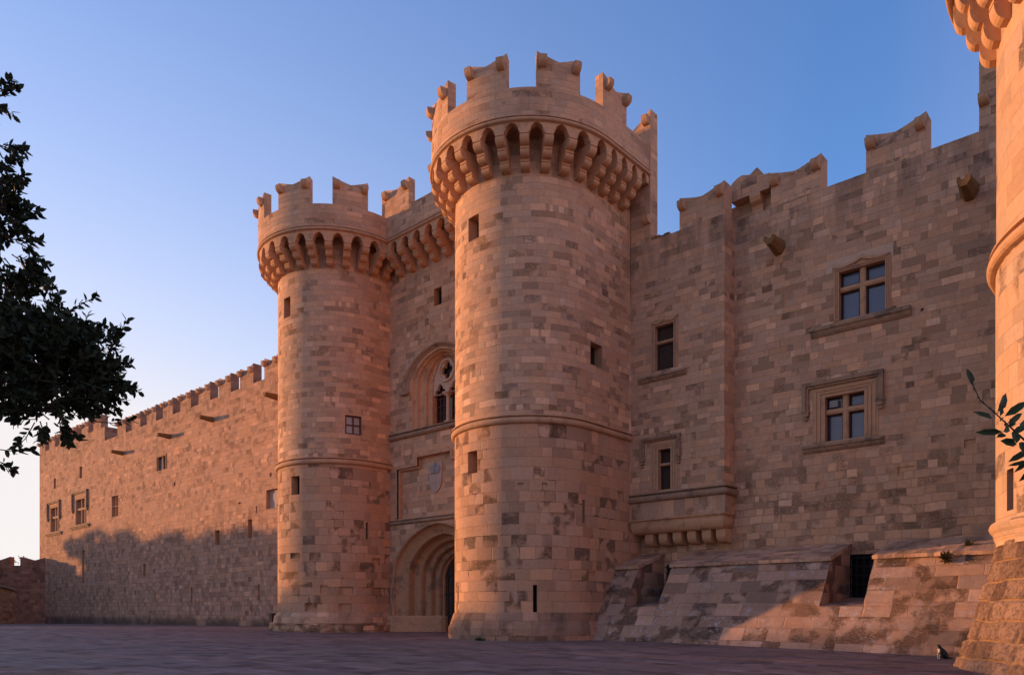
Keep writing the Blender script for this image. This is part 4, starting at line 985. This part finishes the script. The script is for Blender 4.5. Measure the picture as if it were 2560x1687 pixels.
# laurel spray on the right
def laurel():
    r = random.Random(9); base = wp((5.1, 5.6, -1.5)); base.z = gz(base.x)
    t = thing('laurel_bush', 'leafy laurel sprig poking in at the right edge before the golden tower', 'bush', base)
    stem = [wp(q)-base for q in ((5.05, 5.6, -1.0), (4.75, 5.55, .2), (4.30, 5.5, .80), (3.98, 5.47, 1.02), (3.72, 5.45, 1.17), (3.60, 5.45, 1.28), (3.47, 5.45, 1.40), (3.355, 5.45, 1.50), (3.29, 5.45, 1.64))]
    mb = MB(); mb.tube([(0, 0, -.1)]+stem, [.04, .035, .025, .014, .010, .008, .007, .005, .004, .003], 6); mb.build('stem', M_BARK, t)
    items = []; z_ = Vector((0, 0, 1))
    # each leaf: foot and tip (metres right of and above the viewpoint), depth offset of the tip, width ratio
    for x0, h0, x1, h1, dd, wr in ((3.30, 1.60, 3.275, 1.735, .02, .40), (3.45, 1.36, 3.285, 1.41, -.05, .22), (3.48, 1.41, 3.60, 1.575, .05, .27), (3.53, 1.38, 3.68, 1.485, -.04, .30), (3.55, 1.33, 3.70, 1.42, .06, .27), (3.52, 1.27, 3.345, 1.275, .03, .26), (3.54, 1.25, 3.44, 1.22, -.06, .34),
            (3.58, 1.26, 3.73, 1.33, .04, .28), (3.62, 1.18, 3.48, 1.20, -.03, .42), (3.57, 1.30, 3.66, 1.40, .09, .30), (3.70, 1.13, 3.55, 1.055, -.02, .28), (3.73, 1.10, 3.625, .985, .04, .30), (3.72, 1.06, 3.57, 1.03, .03, .2), (3.66, 1.22, 3.80, 1.26, .0, .3), (3.60, 1.27, 3.56, 1.17, -.09, .42), (3.66, 1.2, 3.60, 1.10, -.1, .40),
            (3.63, 1.27, 3.77, 1.39, .08, .28), (3.5, 1.38, 3.565, 1.51, .10, .26), (3.78, 1.12, 3.92, 1.2, .1, .3), (3.8, 1.05, 3.7, .93, .1, .3), (3.9, 1.0, 3.85, .86, .1, .3), (3.92, 1.02, 4.05, 1.15, .0, .3), (3.69, 1.16, 3.63, 1.28, -.12, .36), (3.56, 1.31, 3.47, 1.25, -.1, .36)):
        A = wp((x0, 5.45, h0))-base; B_ = wp((x1, 5.45+dd, h1))-base; d = (B_-A); L = d.length; d.normalize()
        items.append((A, d, d.cross(CF+rv(r)*.45).normalized(), L, L*wr))
    for i in range(30):   # small flower buds along the tip
        q = r.uniform(5.2, 7.9); j = int(q); p = stem[j]+(stem[j+1]-stem[j])*(q-j); d = rv(r); items.append((p, d, d.orthogonal().normalized(), .024, .012))
    for i in range(140):
        p = wp((r.uniform(4.2, 5.6), r.uniform(5.0, 6.2), r.uniform(-.4, 1.6)))-base; d = rv(r); items.append((p, d, d.orthogonal().normalized(), .14, .045))
    leaves_mesh('foliage', items, M_LEAF2, t)
laurel()
def card_tree(name, label, base, H, rad, n, leaf, mat, group=None, seed=1, cat='tree', low=.15):
    r = random.Random(seed); random.seed(seed); t = thing(name, label, cat, base, 0, group)
    mb = MB(); mb.tube([(0, 0, -.3), (.1, 0, H*.35), (0, .1, H*.75)], [rad*.1, rad*.07, rad*.03], 7); mb.build('trunk', M_BARK, t)
    cl_ = [(Vector((r.uniform(-.6, .6)*rad, r.uniform(-.6, .6)*rad, H*(low+.2+(.66-low)*_/10))), rad*r.uniform(.45, .7)*(1 if _ < 9 else .7)) for _ in range(11)]
    items = []
    for i in range(n):
        c, q = cl_[i % 11]; d = rv(r); p = c+d*q*r.random()**.4; p.z = min(max(p.z, .1), H)
        dd = (d+rv(r)).normalized(); items.append((p, dd, dd.orthogonal().normalized(), leaf*r.uniform(.7, 1.3), leaf*.55))
    leaves_mesh('foliage', items, mat, t); return t
card_tree('shrub', 'thin sunlit shrub top showing over the low wall at the far left', (-93.4, 3.0, 0), 9.3, 1.6, 260, .30, M_LEAF3, seed=4, cat='shrub')
card_tree('shrub', 'small golden shrub glimpsed through the gap of the low wall', (-99.5, -2.0, 0), 8.0, 1.6, 300, .30, leaf_mat('dry golden foliage', (.16, .12, .03)), seed=6, cat='shrub')
# the trees west of the square whose shade lies over the lower left wall and the paving
gsh = 'trees shading the square from beyond the left edge'
lab = 'tree beyond the left edge of the photo whose shade falls on the square'
def sunback(x, y, d): return (x-d*math.cos(R_(SUN_AZ)), y-d*math.sin(R_(SUN_AZ)))
k = 0
for X, zs, rr in ((-67.0, 10.4, 2.4), (-63.5, 11.0, 2.6), (-59.5, 10.4, 2.6), (-56, 8.9, 2.4), (-52.3, 9.3, 2.6), (-48.5, 9.4, 2.4), (-44.8, 9.4, 2.5), (-41, 8.6, 2.4), (-37.4, 8.8, 2.4), (-33.6, 8.2, 2.4), (-29.8, 8.5, 2.4), (-26, 8.0, 2.4), (-22, 6.4, 2.4)):
    x, y = sunback(X, 1.4, 48); H = zs+48*math.tan(R_(SUN_EL)); k += 1
    card_tree('shade_tree', lab, (x, y, 0), H, rr, 1500, .8, M_LEAF, gsh, seed=40+k, low=-.1)
for i in range(14):
    wv = 3-3.3*i; d0 = -76   # along the sun axis / across it
    x = d0*math.cos(R_(SUN_AZ))-wv*math.sin(R_(SUN_AZ)); y = d0*math.sin(R_(SUN_AZ))+wv*math.cos(R_(SUN_AZ))
    card_tree('shade_tree', lab, (x, y, 0), 6.6+(6.0 if wv < -24 else 0)+random.uniform(-.3, .4), 2.6, 800, .75, M_LEAF, gsh, seed=80+i, low=-.15)

# ------------------------------------------------------------------ small things
# cat sitting at the foot of the wall
def cat(loc, rot, sc):
    t = thing('cat', 'black and white cat sitting at the foot of the sloping wall', 'cat', loc, rot); t.scale = (sc,)*3
    V = [((.11, 0, .115), .105), ((.02, 0, .20), .105), ((-.06, 0, .27), .075), ((-.105, 0, .335), .055), ((-.135, 0, .385), .058), ((-.185, .0, .375), .036),   # haunch..head, muzzle
         ((-.10, .045, .20), .036), ((-.115, .045, .09), .022), ((-.115, .045, .02), .020), ((-.150, .045, .012), .018),
         ((-.10, -.045, .20), .036), ((-.112, -.045, .09), .022), ((-.112, -.045, .02), .020), ((-.147, -.045, .012), .018),
         ((.05, .075, .07), .065), ((-.03, .085, .03), .028), ((.05, -.075, .07), .065), ((-.03, -.085, .03), .028),
         ((.19, 0, .03), .022), ((.26, .03, .02), .018), ((.33, .02, .018), .014),
         ((-.125, .035, .435), .020), ((-.130, .043, .462), .005), ((-.125, -.035, .435), .020), ((-.130, -.043, .462), .005)]
    E = [(0, 1), (1, 2), (2, 3), (3, 4), (4, 5), (2, 6), (6, 7), (7, 8), (8, 9), (2, 10), (10, 11), (11, 12), (12, 13), (0, 14), (14, 15), (0, 16), (16, 17), (0, 18), (18, 19), (19, 20), (4, 21), (21, 22), (4, 23), (23, 24)]
    me = bpy.data.meshes.new('body'); me.from_pydata([v for v, _ in V], E, []); o = bpy.data.objects.new('body', me); C.objects.link(o); o.parent = t
    sk = o.modifiers.new('skin', 'SKIN'); sk.use_smooth_shade = True
    for i, (_, rr) in enumerate(V): me.skin_vertices[0].data[i].radius = (rr, rr)
    me.skin_vertices[0].data[0].use_root = True
    sb = o.modifiers.new('sub', 'SUBSURF'); sb.levels = 2; sb.render_levels = 2
    g = G('black and white fur'); oc = g.n('ShaderNodeTexCoord').outputs['Object']; sp = g.n('ShaderNodeSeparateXYZ', None, _0=oc).outputs
    nz = g.M('MULTIPLY', g.M('SUBTRACT', g.noise(oc, 14, 2), .5), .05)
    xx = g.M('ADD', sp[0], nz)
    chest = g.M('MULTIPLY', g.smooth(xx, -.125, -.135), g.smooth(sp[2], .33, .31)); chest = g.M('MULTIPLY', chest, g.smooth(sp[2], -.1, .0))
    muz = g.M('MULTIPLY', g.smooth(xx, -.175, -.19), g.smooth(sp[2], .385, .37)); f = g.M('MAXIMUM', chest, muz)
    g.put(g.b.inputs['Base Color'], g.mixc(f, (.012, .010, .010), (.60, .50, .44))); g.b.inputs['Roughness'].default_value = .7
    me.materials.append(g.m)
    for sy in (-1, 1):
        mb = MB(); mb.tube([(-.178, sy*.024, .392), (-.190, sy*.025, .393)], [.010, .006], 8)
        mb.build('eye', plain('amber cat eye', (.35, .22, .03), rough=.2, bump=0) if sy < 0 else bpy.data.materials['amber cat eye'], t)
cp = wp((0, 0, 0)); cl_ = wp(((2357-1280)/1900*25.6, 25.6, 0)); cat((cl_.x, cl_.y, gz(cl_.x)-.005), PHI+.05, 1.08)
# grass tuft at the foot of the tall tower
gt = thing('grass_tuft', 'small green weed tuft at the foot of the tall tower', 'weed', (.62, -4.26, -.02)); its = []
for i in range(70):
    d = Vector((random.uniform(-.8, .8), random.uniform(-.9, .2), random.uniform(.3, 1))).normalized(); its.append((Vector((random.uniform(-.22, .22), random.uniform(-.06, .05), 0)), d, d.orthogonal().normalized(), random.uniform(.12, .24), .03))
leaves_mesh('blades', its, leaf_mat('weed green', (.035, .055, .02)), gt)
def sprig(name, label, loc, n, L, col):
    t = thing(name, label, 'weed', loc); its = []
    for i in range(n):
        d = (rv()+Vector((0, -.7, .3))).normalized(); its.append((rv()*.08, d, d.orthogonal().normalized(), L*random.uniform(.5, 1), L*.18))
    leaves_mesh('blades', its, leaf_mat(name+' green', col), t)
sprig('weed', 'dry weed growing from the joint under the right buttress cap', (19.0, 2.22, 3.42), 60, .35, (.10, .065, .02))
sprig('weed', 'dry weed growing on top of the right buttress cap', (19.6, 3.3, 3.95), 40, .3, (.12, .07, .02))
# blackened stone left of the smaller tower's footing
bs = MB(); rs = random.Random(2)
for (x0, x1, z0, z1) in ((-.28, .28, 0, .42), (-.24, .26, .42, .78)):
    bs.prism([(x0, -.22), (x1-.05, -.26), (x1, .2), (x0+.04, .22)], lambda p: (p[0], p[1], z0), lambda p: (p[0]*.9, p[1]*.9, z1))
tag(bs.build('blackened_stone', M_BLACK, None, (-20.6, -2.7, .45)), 'blackened stone block standing on the footing of the smaller round tower', 'stone')
